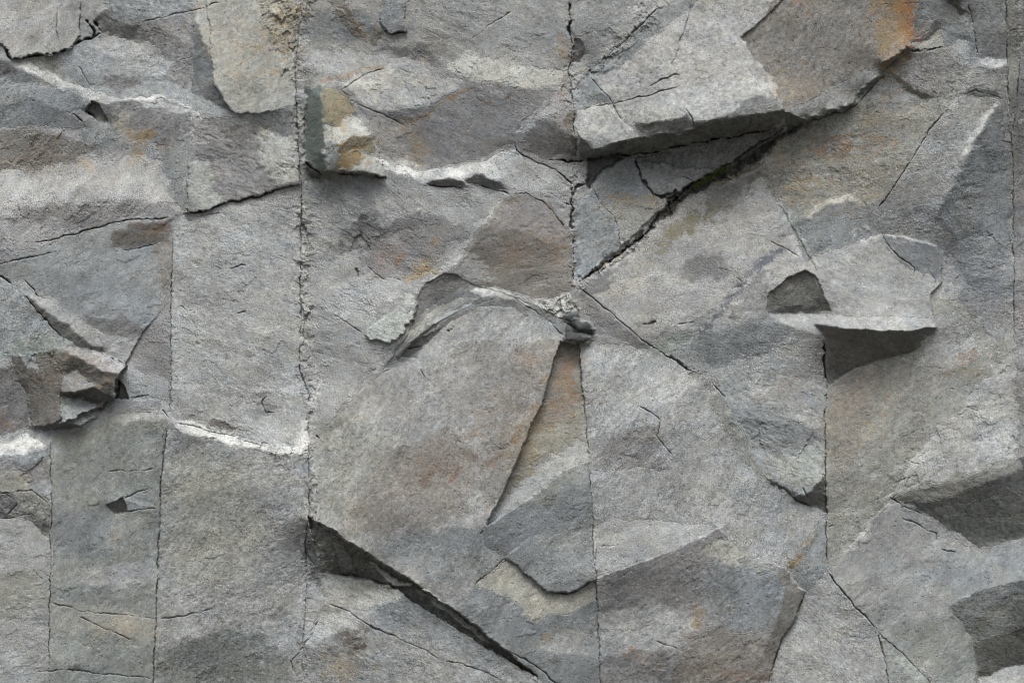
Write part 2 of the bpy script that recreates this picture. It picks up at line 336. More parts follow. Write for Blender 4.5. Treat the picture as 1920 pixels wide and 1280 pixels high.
F("dark_face", [(745,668),(780,640),(810,625),(830,615),(800,645),(775,672),(755,680)], 0,-.4,.62,'n',1.2)
F(None, [(870,573),(905,562),(1000,585),(1055,606),(1050,614),(960,580),(905,576)], .0,.02,.86,'b',.8)
B("rock_slab", "huge smooth leaning slab in the centre with rust specks and sharp right edge", "rock slab",
  [(735,690),(765,678),(800,645),(850,603),(900,577),(960,577),(1040,612),(1062,635),(1045,690),(1015,760),(975,850),(940,930),(912,985),(1000,930),(1000,1060),(948,1046),(885,1100),(870,1160),(760,1092),(660,1020),(600,990),(578,965),(582,900),(580,850),(584,790),(620,790),(690,715)], .02,.1,.97,'w',.7)
F("front_face", [(760,690),(850,610),(905,582),(960,580),(1040,612),(1055,640),(1030,700),(960,640),(880,640),(800,700)], .0,.18,1.02,'n',.8)
F(None, [(960,640),(1055,632),(1045,690),(1010,765),(975,850),(940,930),(915,980),(900,900),(930,800),(960,720)], .12,.0,.86,'k',.9)
F(None, [(600,780),(690,780),(780,850),(700,960),(600,975),(585,900)], .0,.12,1.02,'o',.8)
F(None, [(700,860),(840,800),(900,850),(880,960),(760,1000),(640,1000)], .05,.03,.86,'k',.8)
F(None, [(660,1005),(900,990),(980,950),(985,1050),(948,1046),(885,1098),(800,1090)], .0,.05,.88,'b',.6)
F("white_chip", [(588,745),(598,700),(600,740),(592,800),(575,850),(560,850),(572,790)], 0,.3,1.15,'n',2)
B("rock_flake", "scalloped pale leaf shaped flake clinging to the centre slab", "rock flake",
  [(685,627),(690,618),(715,600),(739,583),(749,569),(762,553),(772,554),(785,569),(779,586),(772,601),(760,611),(760,627),(739,640),(729,643),(712,637),(695,638)], -.1,.16,1.2,'g',1.3,a=.8)
FL=[(685,627),(690,618),(715,600),(739,583),(749,569),(762,553),(772,554),(780,558),(785,569),(780,575),(781,584),(775,590),(776,598),(769,601),(767,608),(760,611),(763,619),(758,627),(750,628),(746,637),(737,636),(733,643),(722,641),(712,637),(695,638)]
P(FL,(700,570),5,(755,625),10,.8)
STAIN(735,570,14,34,55,(.15,.15,.15),.6,.3); STAIN(745,655,44,12,-25,(.12,.12,.12),.6,.3)  # dark grey edging above and below the flake
B("rock_slab", "recessed triangular slab with rust top and olive streaks beside the centre seam", "rock slab",
  [(1050,640),(1085,645),(1092,730),(1105,862),(1060,880),(1000,930),(912,985),(940,930),(975,850),(1015,760)], -.1,.06,.86,'y',1.0)
F("rusty_face", [(1048,660),(1084,650),(1090,735),(1070,790),(1020,800),(1018,755)], -.1,.02,.78,'r',1.0)
F("pale_face", [(1105,820),(1105,862),(1060,880),(1000,930),(912,985),(935,940),(1000,880),(1060,840)], -.05,.28,1.06,'n',.9)
P([(1050,640),(1085,645),(1092,730),(1105,862),(1060,880),(1000,930),(912,985),(940,930),(975,850),(1015,760)],(975,800),-26,(1085,850),0,.7)
B("rock_slab", "dark blue-grey slab with a ragged lower lip over a cream hollow", "rock slab",
  [(1105,864),(1112,1000),(1117,1085),(1085,1100),(1070,1110),(1025,1110),(1000,1090),(948,1046),(912,1030),(905,990),(960,955),(1000,930),(1060,882)], .05,-.04,.78,'b',.9)
F(None, [(1000,935),(1060,884),(1104,866),(1106,900),(1060,910),(1000,960)], .0,.02,.86,'g')
P([(948,1046),(1000,1000),(1120,1000),(1117,1085),(1085,1100),(1070,1110),(1025,1110),(1000,1090)],(1000,1004),0,(1010,1095),14,1.0)
B("rock_slab", "lower centre slab with a cream coloured patch under the ragged lip", "rock slab",
  [(885,1100),(948,1048),(1000,1092),(1025,1112),(1070,1112),(1117,1090),(1120,1140),(1126,1400),(1080,1400),(1050,1310),(990,1262),(930,1215),(860,1165)], .0,.0,.86,'b',1.0)
F("cream_hollow", [(890,1098),(948,1050),(1000,1094),(1025,1113),(1070,1114),(1117,1100),(1116,1125),(1070,1150),(1030,1150),(1010,1165),(980,1150),(975,1128),(930,1112)], .0,.12,1.12,'y',.8,1.5)
F(None, [(1010,1210),(1060,1180),(1110,1190),(1112,1230),(1040,1225)], .0,.12,1.0,'n')
B("rock_slab", "bottom slab with a rust ringed dark spot below the long slanting slot", "rock slab",
  [(592,1098),(605,1080),(660,1078),(730,1095),(760,1115),(860,1170),(930,1220),(990,1266),(1060,1330),(1080,1400),(562,1400),(568,1215),(600,1150),(610,1130)], .0,.06,.9,'n',.9)
F("pale_ledge", [(597,1096),(605,1080),(660,1078),(730,1096),(762,1118),(700,1145),(640,1140),(610,1128)], .0,.2,1.05,'o',.9)
F(None, [(575,1170),(640,1140),(690,1148),(640,1180),(600,1210),(575,1215)], .05,.25,1.06,'n',.8)
F(None, [(690,1140),(770,1120),(900,1205),(960,1250),(900,1260),(820,1210),(730,1180)], .0,.0,.86,'b',1)
F(None, [(640,1170),(690,1165),(690,1215),(645,1215)], .0,-.05,.82,'k',1)
B("rock_wedge", "dark olive shadowed face of the slanting slot, tapering down to the right", "rock wedge",
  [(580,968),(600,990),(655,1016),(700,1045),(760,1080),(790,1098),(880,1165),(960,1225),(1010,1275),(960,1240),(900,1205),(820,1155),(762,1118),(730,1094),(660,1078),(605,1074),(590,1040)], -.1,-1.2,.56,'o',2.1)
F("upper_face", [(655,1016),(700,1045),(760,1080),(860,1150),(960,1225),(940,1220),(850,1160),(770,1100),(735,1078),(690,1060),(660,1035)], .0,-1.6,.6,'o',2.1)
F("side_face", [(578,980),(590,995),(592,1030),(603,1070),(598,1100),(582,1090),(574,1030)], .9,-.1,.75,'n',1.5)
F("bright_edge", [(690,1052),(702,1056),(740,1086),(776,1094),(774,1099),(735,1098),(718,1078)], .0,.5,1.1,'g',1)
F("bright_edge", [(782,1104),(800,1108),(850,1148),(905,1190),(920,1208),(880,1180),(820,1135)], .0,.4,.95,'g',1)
P([(578,968),(655,1016),(700,1045),(762,1082),(880,1163),(1010,1272),(960,1240),(820,1155),(762,1118),(730,1094),(605,1074)],(700,1020),-34,(640,1100),0,1.2)
# ================================================================== UPPER RIGHT
B("rock_slab", "grey fractured slab at the top between vertical crack and overhanging slab", "rock slab",
  [(1072,-200),(1260,-200),(1240,10),(1190,55),(1150,95),(1115,130),(1095,145),(1070,130)], .0,.02,.88,'n',1.3)
F("dark_pocket", [(1072,70),(1085,75),(1100,95),(1085,118),(1072,115)], -.3,-.4,.62,'p',1.6)
F(None, [(1200,-60),(1250,-60),(1238,12),(1195,45),(1190,30)], 0,.22,1.05,'n',2)
B("rock_chip", "small cube of rock lodged beside the vertical crack, near the top", "rock chip",
  [(1044,150),(1070,138),(1073,160),(1055,172),(1046,165)], 0,.08,.88,'k')
B("rock_block", "blue-grey block with a dark rounded hollow, left of the overhanging slab", "rock block",
  [(966,262),(1000,220),(1045,180),(1068,165),(1078,190),(1080,280),(1088,300),(1035,302),(1000,300),(975,285)], .05,.06,.88,'p',.9)
F("hollow_face", [(985,248),(1025,225),(1045,228),(1058,245),(1062,280),(1030,300),(985,285)], .1,-.14,.78,'p',.8)
F("side_face", [(1058,215),(1078,205),(1080,290),(1066,285),(1060,245)], -.2,-.3,.72,'k')
F("top_face", [(970,250),(1000,222),(1045,185),(1062,200),(1020,222),(985,245)], .0,.3,.98,'n')
B("rock_slab", "big pale overhanging slab with a deep dark underside, cut by hairline cracks", "rock slab",
  [(1256,-200),(1500,-200),(1440,30),(1390,72),(1412,110),(1452,152),(1458,180),(1478,205),(1470,235),(1350,258),(1240,280),(1170,292),(1090,300),(1080,280),(1078,165),(1095,147),(1150,97),(1200,55),(1245,10)], .02,.22,1.04,'w',.6)
F("left_face", [(1078,165),(1095,148),(1150,97),(1200,55),(1260,0),(1300,-60),(1310,0),(1230,70),(1160,125),(1115,148),(1150,190),(1080,205)], .0,.0,.88,'b',.8)
F("front_face", [(1080,206),(1140,197),(1168,229),(1198,258),(1160,267),(1110,280),(1085,258)], .0,.32,1.1,'n',.6)
F("front_face", [(1140,197),(1240,175),(1440,140),(1452,165),(1440,182),(1395,192),(1370,214),(1320,228),(1290,215),(1265,225),(1190,230),(1168,229)], .0,.33,1.08,'n',.7)
F("broken_edge", [(1188,231),(1230,226),(1265,226),(1290,216),(1300,228),(1302,240),(1250,250),(1198,260)], .05,-.35,.82,'n',1.4)
F("broken_edge", [(1300,230),(1320,229),(1368,217),(1410,212),(1330,238),(1303,241)], .0,-.6,.75,'n',1.4)
F("broken_edge", [(1368,216),(1395,193),(1415,180),(1458,182),(1466,205),(1410,214)], .1,-.1,.8,'n',1.0)
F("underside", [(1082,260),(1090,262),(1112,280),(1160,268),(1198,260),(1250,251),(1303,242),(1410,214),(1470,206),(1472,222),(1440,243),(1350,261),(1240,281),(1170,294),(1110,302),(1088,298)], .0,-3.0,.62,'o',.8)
F("side_face", [(1082,258),(1090,258),(1112,280),(1095,292),(1084,285)], -.5,-.9,.66,'n')
B("rock_slab", "large brown slab at the top with a bright rust streak at its right", "rock slab",
  [(1500,-200),(1760,-200),(1735,60),(1700,88),(1650,130),(1605,190),(1560,208),(1510,222),(1470,208),(1458,178),(1450,150),(1412,110),(1390,72),(1440,28)], .06,.0,.72,'k',.5)
F("rusty_face", [(1660,-200),(1740,-200),(1722,0),(1718,60),(1692,88),(1660,120),(1665,60)], .1,.02,.74,'r',.6)
F("left_face", [(1390,72),(1440,28),(1480,-10),(1500,40),(1480,100),(1450,150),(1412,110)], .0,.05,.7,'k',.5)
F("lower_face", [(1480,210),(1550,170),(1620,130),(1650,126),(1605,190),(1560,208),(1510,222)], .0,.1,.8,'n',.6)
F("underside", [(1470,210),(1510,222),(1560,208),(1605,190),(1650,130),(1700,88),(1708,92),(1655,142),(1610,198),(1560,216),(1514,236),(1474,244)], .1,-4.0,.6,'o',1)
B("rock_chip", "small pale wedge under the rust streak of the brown slab", "rock chip",
  [(1704,90),(1735,62),(1755,35),(1768,60),(1772,82),(1740,94),(1712,96)], .1,.16,.95,'o',1.2)
F("left_face", [(1706,86),(1735,62),(1755,35),(1760,55),(1735,75)], -.1,-.3,.76,'p',1)
B("rock_block", "dark bluish block at the top edge right of the rust streak", "rock block",
  [(1740,-200),(1800,-200),(1800,30),(1815,60),(1830,110),(1825,125),(1800,115),(1772,84),(1768,58),(1755,34),(1722,50),(1728,0)], .0,-.02,.84,'b',1)
F("pale_face", [(1772,84),(1805,75),(1825,118),(1790,113),(1760,100)], .0,.22,1.03,'n',.7)
F("dark_gap", [(1765,-20),(1800,-5),(1813,22),(1802,34),(1794,15),(1780,2)], 0,-1,.4,'o',1)
B("rock_slab", "yellowish weathered slab sloping beneath the brown slab", "rock slab",
  [(1712,98),(1740,96),(1772,86),(1800,116),(1828,126),(1835,120),(1790,180),(1740,250),(1700,310),(1650,385),(1635,400),(1600,368),(1550,372),(1500,410),(1440,355),(1415,320),(1440,285),(1480,245),(1515,232),(1565,214),(1612,195),(1660,138)], .0,.04,.86,'o',.9)
F(None, [(1660,140),(1712,98),(1770,100),(1800,120),(1770,170),(1720,190),(1680,150)], .0,.02,.86,'p',.8)
F("smooth_face", [(1590,205),(1655,142),(1690,160),(1740,185),(1690,200),(1620,210)], .0,.04,.87,'n',.6)
F("rusty_patch", [(1545,255),(1600,252),(1590,285),(1575,280)], 0,0,.8,'r',1)
F(None, [(1480,340),(1560,290),(1680,300),(1640,370),(1550,370),(1500,400),(1460,370)], .0,.05,.88,'o',1.0)
F("underside", [(1665,140),(1672,138),(1705,160),(1752,182),(1740,184),(1700,170)], 0,-.6,.76,'y',1)
B("rock_slab", "narrow smooth slab at the top right with a pale foot", "rock slab",
  [(1802,-200),(1885,-200),(1886,0),(1889,125),(1838,122),(1832,110),(1818,60),(1812,20)], .0,-.04,.86,'n',.6)
F("pale_foot", [(1832,108),(1888,112),(1889,127),(1838,125)], 0,.4,1.1,'n',1)
# stones under the overhang
B("rock_block", "dark rough stone in the shade right under the overhanging slab", "rock block",
  [(1190,294),(1240,282),(1350,262),(1440,246),(1470,238),(1440,270),(1380,300),(1340,330),(1310,348),(1290,325),(1240,330),(1215,318)], .0,.0,.8,'n',1.2)
B("rock_block", "small cracked block behind the mossy ledge under the overhang", "rock block",
  [(1190,296),(1215,318),(1240,332),(1290,325),(1300,342),(1268,362),(1245,365),(1225,362),(1205,340)], .05,.1,.9,'n',1.6)
B("rock_block", "bluish block with a pale lower half between overhang and crack fork", "rock block",
  [(1112,335),(1170,302),(1190,300),(1205,340),(1225,364),(1248,372),(1240,395),(1215,430),(1175,462),(1165,445),(1125,400),(1108,360)], .0,.08,.92,'b',1)
F("pale_face", [(1130,390),(1180,370),(1235,380),(1240,395),(1215,430),(1178,458),(1165,445)], 0,.12,.98,'o',1)
B("rock_block", "wedge shaped bluish block pointing down beside the black vertical crack", "rock block",
  [(1080,372),(1108,358),(1128,402),(1162,446),(1160,468),(1120,505),(1090,528),(1078,520),(1075,420)], .0,.04,.9,'b',1)
B("rock_chip", "ragged grey chip at the left end of the overhang's shadow", "rock chip",
  [(1030,304),(1090,303),(1104,318),(1100,335),(1075,352),(1068,340),(1045,322)], .0,.14,.96,'n',1.3)
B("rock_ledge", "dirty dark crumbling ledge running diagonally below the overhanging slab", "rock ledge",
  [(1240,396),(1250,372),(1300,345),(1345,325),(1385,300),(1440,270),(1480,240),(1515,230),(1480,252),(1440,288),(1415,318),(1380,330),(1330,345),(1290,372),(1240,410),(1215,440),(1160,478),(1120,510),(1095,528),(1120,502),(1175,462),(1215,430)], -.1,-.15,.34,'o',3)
F("pale_crumbs", [(1325,345),(1380,325),(1435,288),(1445,290),(1415,315),(1380,332),(1335,350)], 0,.5,.8,'o',3.5)
# ================================================================== RIGHT CENTRE
B("rock_slab", "broad pale leaning slab with a dark oval stain, right of the crack fork", "rock slab",
  [(1092,530),(1120,512),(1165,478),(1215,442),(1245,412),(1292,374),(1335,350),(1382,334),(1415,320),(1440,352),(1470,400),(1495,450),(1520,490),(1535,512),(1500,520),(1460,535),(1436,560),(1438,588),(1540,615),(1548,640),(1545,700),(1480,690),(1410,690),(1335,708),(1285,690),(1220,650),(1160,600),(1110,552)], .03,.24,1.03,'w',.6)
F("front_face", [(1180,640),(1300,590),(1430,570),(1438,590),(1545,618),(1548,700),(1545,800),(1500,790),(1400,760),(1345,715),(1285,690)], .0,.12,.98,'n',1.0)
F(None, [(1415,322),(1430,330),(1470,400),(1500,455),(1535,512),(1520,500),(1480,440),(1440,370)], -.6,.1,.98,'n',.5)
F("blue_face", [(1300,640),(1420,600),(1500,610),(1440,660),(1340,690)], .0,-.02,.86,'b',.9)
F("shaded_strip", [(1095,548),(1150,600),(1222,650),(1206,655),(1150,630),(1110,600),(1090,575)], -.1,-.12,.82,'p',.8)  # strip with a darker tone along the crack
B("rock_block", "dark olive three sided notch stone in the right slab", "rock block",
  [(1436,570),(1445,545),(1480,518),(1510,508),(1530,515),(1545,550),(1556,584),(1500,588),(1440,586)], .05,-.28,.64,'o',1,a=.8)
F("upper_face", [(1500,512),(1532,516),(1552,572),(1540,584),(1510,540)], .3,-.35,.66,'o')
F("lower_face", [(1440,586),(1475,575),(1500,576),(1555,578),(1556,586),(1500,588)], 0,-.4,.6,'g')
B("rock_slab", "grey curved slab with bulging top between the yellowish slab and right buttress", "rock slab",
  [(1500,410),(1550,374),(1600,368),(1640,395),(1652,430),(1600,455),(1530,478),(1510,485),(1490,440),(1445,358)], .0,-.02,.82,'b',1)
F("bulge", [(1505,405),(1545,378),(1590,367),(1625,380),(1648,415),(1600,410),(1540,405)], .0,.0,.84,'n',1)
F("pale_rim", [(1500,410),(1545,376),(1590,365),(1620,375),(1600,374),(1550,386),(1520,408)], 0,.4,1.08,'y',1)
F("side_face", [(1440,355),(1500,412),(1500,470),(1515,490),(1490,440),(1462,392)], .0,.1,.9,'g',.5)
B("rock_slab", "pale grey slab with a thick dark triangular underside at the right", "rock slab",
  [(1512,490),(1580,465),(1650,440),(1700,445),(1755,462),(1766,500),(1765,530),(1745,550),(1750,590),(1757,612),(1700,622),(1640,618),(1530,606),(1440,590),(1556,586),(1545,548)], .0,.2,1.0,'n',.7)
F("dark_corner", [(1650,445),(1700,446),(1755,464),(1766,500),(1762,525),(1700,500),(1665,470)], .05,.02,.88,'b',.7)
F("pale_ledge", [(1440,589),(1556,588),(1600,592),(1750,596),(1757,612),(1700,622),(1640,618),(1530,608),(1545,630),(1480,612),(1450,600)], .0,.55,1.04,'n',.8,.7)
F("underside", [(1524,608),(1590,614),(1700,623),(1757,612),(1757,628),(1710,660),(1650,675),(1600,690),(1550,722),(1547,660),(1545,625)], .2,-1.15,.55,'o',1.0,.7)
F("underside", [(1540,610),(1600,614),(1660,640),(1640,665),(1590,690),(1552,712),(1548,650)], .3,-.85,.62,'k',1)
B("rock_slab", "tall dark speckled buttress slab rising to the upper right", "rock slab",
  [(1838,124),(1889,127),(1893,200),(1895,300),(1900,420),(1900,620),(1870,640),(1830,600),(1800,560),(1790,500),(1765,470),(1700,442),(1650,440),(1640,400),(1655,384),(1705,310),(1745,250),(1790,185)], .0,.0,.88,'n',1)
F("pale_face", [(1800,180),(1868,185),(1850,220),(1810,290),(1780,350),(1740,380),(1650,400),(1660,385),(1710,310),(1760,240)], -.05,.02,.87,'n',.8)
F("bright_edge", [(1862,190),(1872,192),(1856,220),(1825,270),(1800,305),(1795,300),(1830,240)], .3,.3,1.04,'n',.8)
F("dark_face", [(1870,200),(1882,230),(1880,320),(1895,340),(1895,480),(1830,470),(1790,440),(1760,400),(1790,340),(1830,265)], -.45,-.12,.76,'b',1.2)
F("dark_face", [(1775,450),(1860,440),(1898,490),(1898,560),(1830,550),(1800,500)], .08,-.02,.82,'b',1.2)
F("pale_face", [(1766,470),(1790,500),(1812,540),(1790,560),(1762,560),(1750,552),(1766,530)], .0,.2,1.08,'n',.7)
F("dark_cap", [(1800,175),(1835,160),(1868,168),(1875,184),(1845,182)], 0,-.25,.76,'g',1.2)
B("rock_slab", "large pale streaked slab below the triangular underside, right of the seam", "rock slab",
  [(1550,724),(1600,692),(1650,677),(1712,662),(1758,630),(1755,600),(1745,555),(1765,560),(1800,560),(1830,600),(1870,640),(1900,620),(1903,700),(1905,760),(1912,860),(1850,880),(1740,915),(1672,930),(1640,975),(1560,1060),(1551,1060),(1549,950),(1547,760)], .0,.06,.93,'o',.7)
F("front_face", [(1552,726),(1610,692),(1660,690),(1640,760),(1600,870),(1552,900)], .05,.0,.86,'k',.6)
F("pale_face", [(1860,680),(1900,660),(1905,760),(1912,850),(1840,870),(1745,905),(1675,925),(1730,830),(1800,770)], .0,.22,1.07,'n',1.4)
F("pale_face", [(1755,610),(1790,570),(1820,610),(1840,660),(1790,690),(1720,690),(1712,665)], .0,.18,1.04,'n',.9)
F("crest", [(1730,830),(1690,890),(1660,940),(1600,1010),(1560,1065),(1620,1000),(1670,930),(1700,890),(1750,820)], 0,.35,1.1,'n',1)
B("rock_slab", "flat grey slab at the lower right under the dark streaked recess", "rock slab",
  [(1672,935),(1640,975),(1560,1062),(1552,1072),(1600,1130),(1650,1182),(1700,1228),(1760,1290),(1800,1400),(1832,1400),(1828,1210),(1800,1160),(1780,1140),(1830,1110),(1925,1085),(2100,1060),(2100,1000),(1920,1010),(1835,1032),(1760,1000),(1700,960)], .02,.14,.98,'n',.8)
F(None, [(1790,1020),(1835,1034),(1925,1010),(1990,1000),(1990,1070),(1880,1095),(1800,1120),(1740,1080)], .0,.05,.92,'b',.7)
F(None, [(1660,1180),(1780,1145),(1828,1200),(1828,1290),(1760,1280)], .03,.06,.92,'g',.9)
B("rock_block", "dark streaked recess facing down at the right edge, pointed to the left", "rock block",
  [(1672,932),(1740,916),(1850,882),(1912,862),(1990,850),(1990,1000),(1920,1008),(1835,1028),(1770,985),(1725,955)], .05,-.35,.62,'n',.7)
F("upper_strip", [(1672,932),(1740,915),(1850,882),(1912,862),(1912,880),(1850,902),(1780,930),(1730,945),(1690,940)], 0,-.1,.76,'o',1)
F("lower_strip", [(1740,955),(1900,925),(1990,930),(1990,1000),(1920,1008),(1835,1026),(1780,990)], .05,-.3,.62,'g',.7)
B("rock_block", "dark recess in the lower right corner with pale diagonal vein", "rock block",
  [(1782,1140),(1830,1108),(1925,1085),(1990,1075),(1990,1400),(1835,1400),(1829,1210),(1802,1165)], .05,-.25,.62,'g',.8)
F("lower_face", [(1832,1200),(1900,1180),(1990,1160),(1990,1250),(1920,1240),(1836,1270)], .0,-.35,.52,'o',1.6)
F("pale_shelf", [(1836,1272),(1920,1242),(1990,1230),(1990,1400),(1836,1400)], 0,.3,.98,'n',1.2)
F("upper_face", [(1785,1140),(1830,1110),(1912,1090),(1915,1110),(1870,1130),(1815,1170)], 0,-.15,.66,'b',1.2)
B("rock_slab", "narrow strip of the next slab along the right edge beyond a white vein", "rock slab",
  [(1887,-200),(2100,-200),(2100,850),(1912,862),(1905,700),(1900,500),(1896,300),(1890,127)], .2,-.05,.86,'o',1)
F("edge_face", [(1904,-200),(2100,-200),(2100,860),(1915,860),(1906,700),(1902,500),(1904,300),(1912,120)], .1,-.1,.82,'p',1.3)
# ================================================================== LOWER RIGHT CENTRE
B("rock_slab", "pale slab right of the centre seam with a wavy thin fracture", "rock slab",
  [(1088,645),(1130,640),(1200,650),(1222,652),(1285,692),(1335,710),(1380,790),(1420,860),(1450,905),(1500,938),(1530,962),(1530,1000),(1500,1050),(1470,1060),(1420,1045),(1360,1040),(1350,985),(1320,985),(1200,970),(1115,980),(1108,862),(1094,730)], .0,.14,.97,'n',.8)
F("front_face", [(1090,650),(1200,652),(1290,695),(1310,720),(1200,780),(1100,830),(1094,730)], .0,.24,1.08,'n',.9)
F("dark_patch", [(1115,850),(1180,800),(1235,800),(1240,860),(1260,880),(1180,880),(1115,880)], .0,.02,.88,'p',1)
F(None, [(1320,720),(1340,712),(1400,830),(1455,910),(1400,880),(1350,800)], .2,.1,.97,'o',.6)
B("rock_slab", "grey-blue slab with pale flakes ending in a broken tooth at the seam", "rock slab",
  [(1340,712),(1410,692),(1480,692),(1547,702),(1545,780),(1547,860),(1549,955),(1530,960),(1500,938),(1450,905),(1420,860),(1380,790)], .0,.08,.93,'b',1.2)
F("pale_face", [(1420,700),(1545,710),(1545,800),(1500,790),(1460,770),(1400,740)], .0,.16,1.03,'n',1.3)
F("blue_face", [(1390,780),(1440,790),(1540,800),(1545,830),(1470,850),(1410,830)], .0,-.04,.82,'b',1.6)
F("pale_face", [(1440,850),(1545,830),(1545,895),(1530,922),(1500,930),(1460,890)], .0,.16,1.03,'g',1.3)
F("underside", [(1430,890),(1450,905),(1495,930),(1530,922),(1546,890),(1549,955),(1520,948),(1495,938),(1455,915)], .0,-.8,.66,'o',1.6)
B("rock_block", "light recessed hollow with a straight dark lower edge right of the seam", "rock slab",
  [(1114,985),(1140,970),(1200,972),(1320,985),(1350,990),(1280,1020),(1200,1052),(1118,1080)], .0,.2,1.04,'n',.6)
B("rock_slab", "big dark slab with rust and bluish patches at the bottom right of the seam", "rock slab",
  [(1118,1082),(1200,1054),(1280,1022),(1350,988),(1362,1005),(1358,1040),(1420,1048),(1470,1062),(1510,1110),(1495,1150),(1465,1200),(1450,1240),(1432,1400),(1128,1400),(1120,1140)], .0,-.02,.84,'p',1)
F("pale_notch", [(1318,1030),(1340,1010),(1365,1012),(1400,1042),(1440,1055),(1450,1072),(1400,1070),(1330,1050)], .0,.14,.97,'o',1)
F("blue_face", [(1330,1052),(1400,1070),(1450,1075),(1480,1100),(1440,1180),(1370,1180),(1310,1140)], .0,.0,.86,'b',.9)
F("dark_edge", [(1450,1065),(1475,1068),(1510,1110),(1490,1155),(1460,1205),(1445,1260),(1432,1290),(1425,1240),(1450,1180),(1470,1120)], -.55,-.1,.76,'k',.9)
F("front_face", [(1122,1150),(1250,1130),(1310,1160),(1280,1210),(1125,1230)], .0,.1,.97,'n',1.1)
F("rusty_face", [(1270,1220),(1320,1180),(1440,1190),(1425,1250),(1425,1400),(1240,1400)], .0,-.05,.78,'k',1.1)
P([(1118,1082),(1200,1054),(1280,1022),(1350,988),(1400,1090),(1300,1180),(1120,1180)],(1240,1180),0,(1200,1052),5,.9)
P([(1400,1040),(1470,1062),(1510,1110),(1495,1150),(1465,1200),(1450,1240),(1425,1400),(1300,1400),(1380,1150)],(1380,1180),0,(1480,1200),14,1.2)
B("rock_slab", "triangular grey slab between rust-edged crack and straight vertical seam", "rock slab",
  [(1549,958),(1551,1072),(1520,1115),(1508,1105),(1475,1062),(1502,1048),(1530,1002),(1532,965)], .0,.04,.9,'b',.6)
F("ochre_seam", [(1533,1000),(1528,1015),(1495,1045),(1480,1060),(1476,1056),(1498,1035)], 0,-.1,.85,'y',1.2)
B("rock_slab", "pale triangular slab at the bottom between two diagonal cracks", "rock slab",
  [(1551,1074),(1600,1132),(1648,1182),(1655,1210),(1668,1290),(1672,1400),(1432,1400),(1448,1250),(1468,1200),(1497,1150),(1512,1112),(1530,1095)], .02,.13,.98,'n',.8)
B("rock_slab", "narrow wedge slab at the bottom edge between forking diagonal cracks", "rock slab",
  [(1650,1184),(1700,1230),(1760,1294),(1800,1400),(1674,1400),(1669,1290),(1656,1210)], .03,.08,.95,'g',.8)
# stones lodged at the crack fork
B("pebble", "dark rounded stone with a pale vein lodged where the centre cracks meet", "stone",
  [(1060,604),(1080,597),(1100,602),(1114,625),(1108,640),(1085,646),(1062,636)], 0,-.05,.42,'n',.5)
F("vein_edge", [(1062,606),(1085,618),(1112,632),(1106,637),(1082,625),(1062,614)], 0,.2,.85,'n',.8)
DOME(1092,611,24,13,25,20); DOME(1084,634,27,13,8,20)
B("rock_chip", "small dark stone packed above the rounded stone in the centre joint", "stone",
  [(1050,585),(1075,578),(1085,596),(1060,604),(1048,598)], 0,.05,.75,'b',1)
DOME(1067,590,18,11,10,9)
B("rock_chip", "cream crumbly crust filling the joint at the crack fork", "rock crust",
  [(1004,563),(1020,566),(1042,576),(1050,560),(1065,556),(1078,565),(1085,590),(1072,580),(1055,578),(1050,598),(1030,588)], 0,.2,1.1,'o',3)
DOME(1060,570,14,14,0,6)
# ------------------------------------------------------------------ stones standing proud of, or sunk behind, their neighbours
P([(-200,-200),(165,-200),(152,0),(150,70),(134,86),(110,97),(77,104),(47,109),(22,108),(4,82),(-200,60)],(60,20),0,(60,104),10)
P([(356,238),(556,203),(562,345),(480,369),(450,376),(416,384),(349,402)],(440,240),0,(440,385),9)
P([(173,190),(186,196),(201,233),(182,226),(166,214)],(200,230),-2,(172,200),-16,1)
P([(198,948),(232,932),(238,960),(212,964)],(195,955),-2,(236,945),-11,1)
P([(22,672),(118,648),(200,668),(238,684),(222,715),(215,746),(165,775),(115,795),(60,800),(50,735)],(50,700),2,(190,740),22,2)
P([(215,746),(224,712),(235,728),(240,747)],(216,746),-34,(240,740),-20,.8)
WEDGE=[(572,172),(600,158),(612,158),(630,180),(660,190),(690,250),(715,292),(724,332),(690,332),(640,327),(600,322),(572,305)]
P(WEDGE,(575,200),0,(690,320),8,1.2)
P([(1100,302),(1170,296),(1150,312),(1128,322),(1112,340),(1104,352),(1098,342),(1104,320)],(1100,300),-46,(1150,330),-30,1.5,1.0)
P([(1225,362),(1245,366),(1262,360),(1268,352),(1272,362),(1258,374),(1240,372)],(1225,362),-8,(1260,360),-12,1.2)
P([(1512,490),(1580,465),(1650,440),(1700,445),(1755,462),(1766,500),(1765,530),(1745,550),(1750,590),(1757,612),(1700,622),(1640,618),(1530,606)],(1600,540),0,(1766,520),9,.8)
P([(1388,72),(1440,28),(1520,-60),(1760,-60),(1735,60),(1700,88),(1650,130),(1605,190),(1560,208),(1510,222),(1470,208),(1458,178),(1450,150),(1412,110)],(1600,120),0,(1400,90),-7,.9)
P([(1442,352),(1418,320),(1470,396),(1500,450),(1535,512),(1518,505),(1484,452)],(1400,400),0,(1500,430),-3,.7)
P([(380,-60),(566,-60),(555,200),(470,216),(437,213),(403,161),(396,100)],(540,100),0,(400,140),5,1.2)
P([(232,690),(268,622),(322,560),(320,752),(245,748)],(320,700),0,(235,700),-8,1.2)
P([(1436,570),(1445,545),(1480,518),(1510,508),(1530,515),(1545,550),(1556,584),(1440,586)],(1490,588),0,(1500,512),-10,1)
P([(1430,890),(1495,930),(1530,922),(1546,890),(1549,960),(1495,940)],(1500,920),0,(1530,950),-8)
P([(1190,296),(1470,240),(1440,285),(1380,330),(1290,375),(1215,440),(1160,478),(1095,528),(1120,500),(1240,396),(1250,372),(1345,322)],(1440,240),-18,(1100,528),-7,2,1.0)
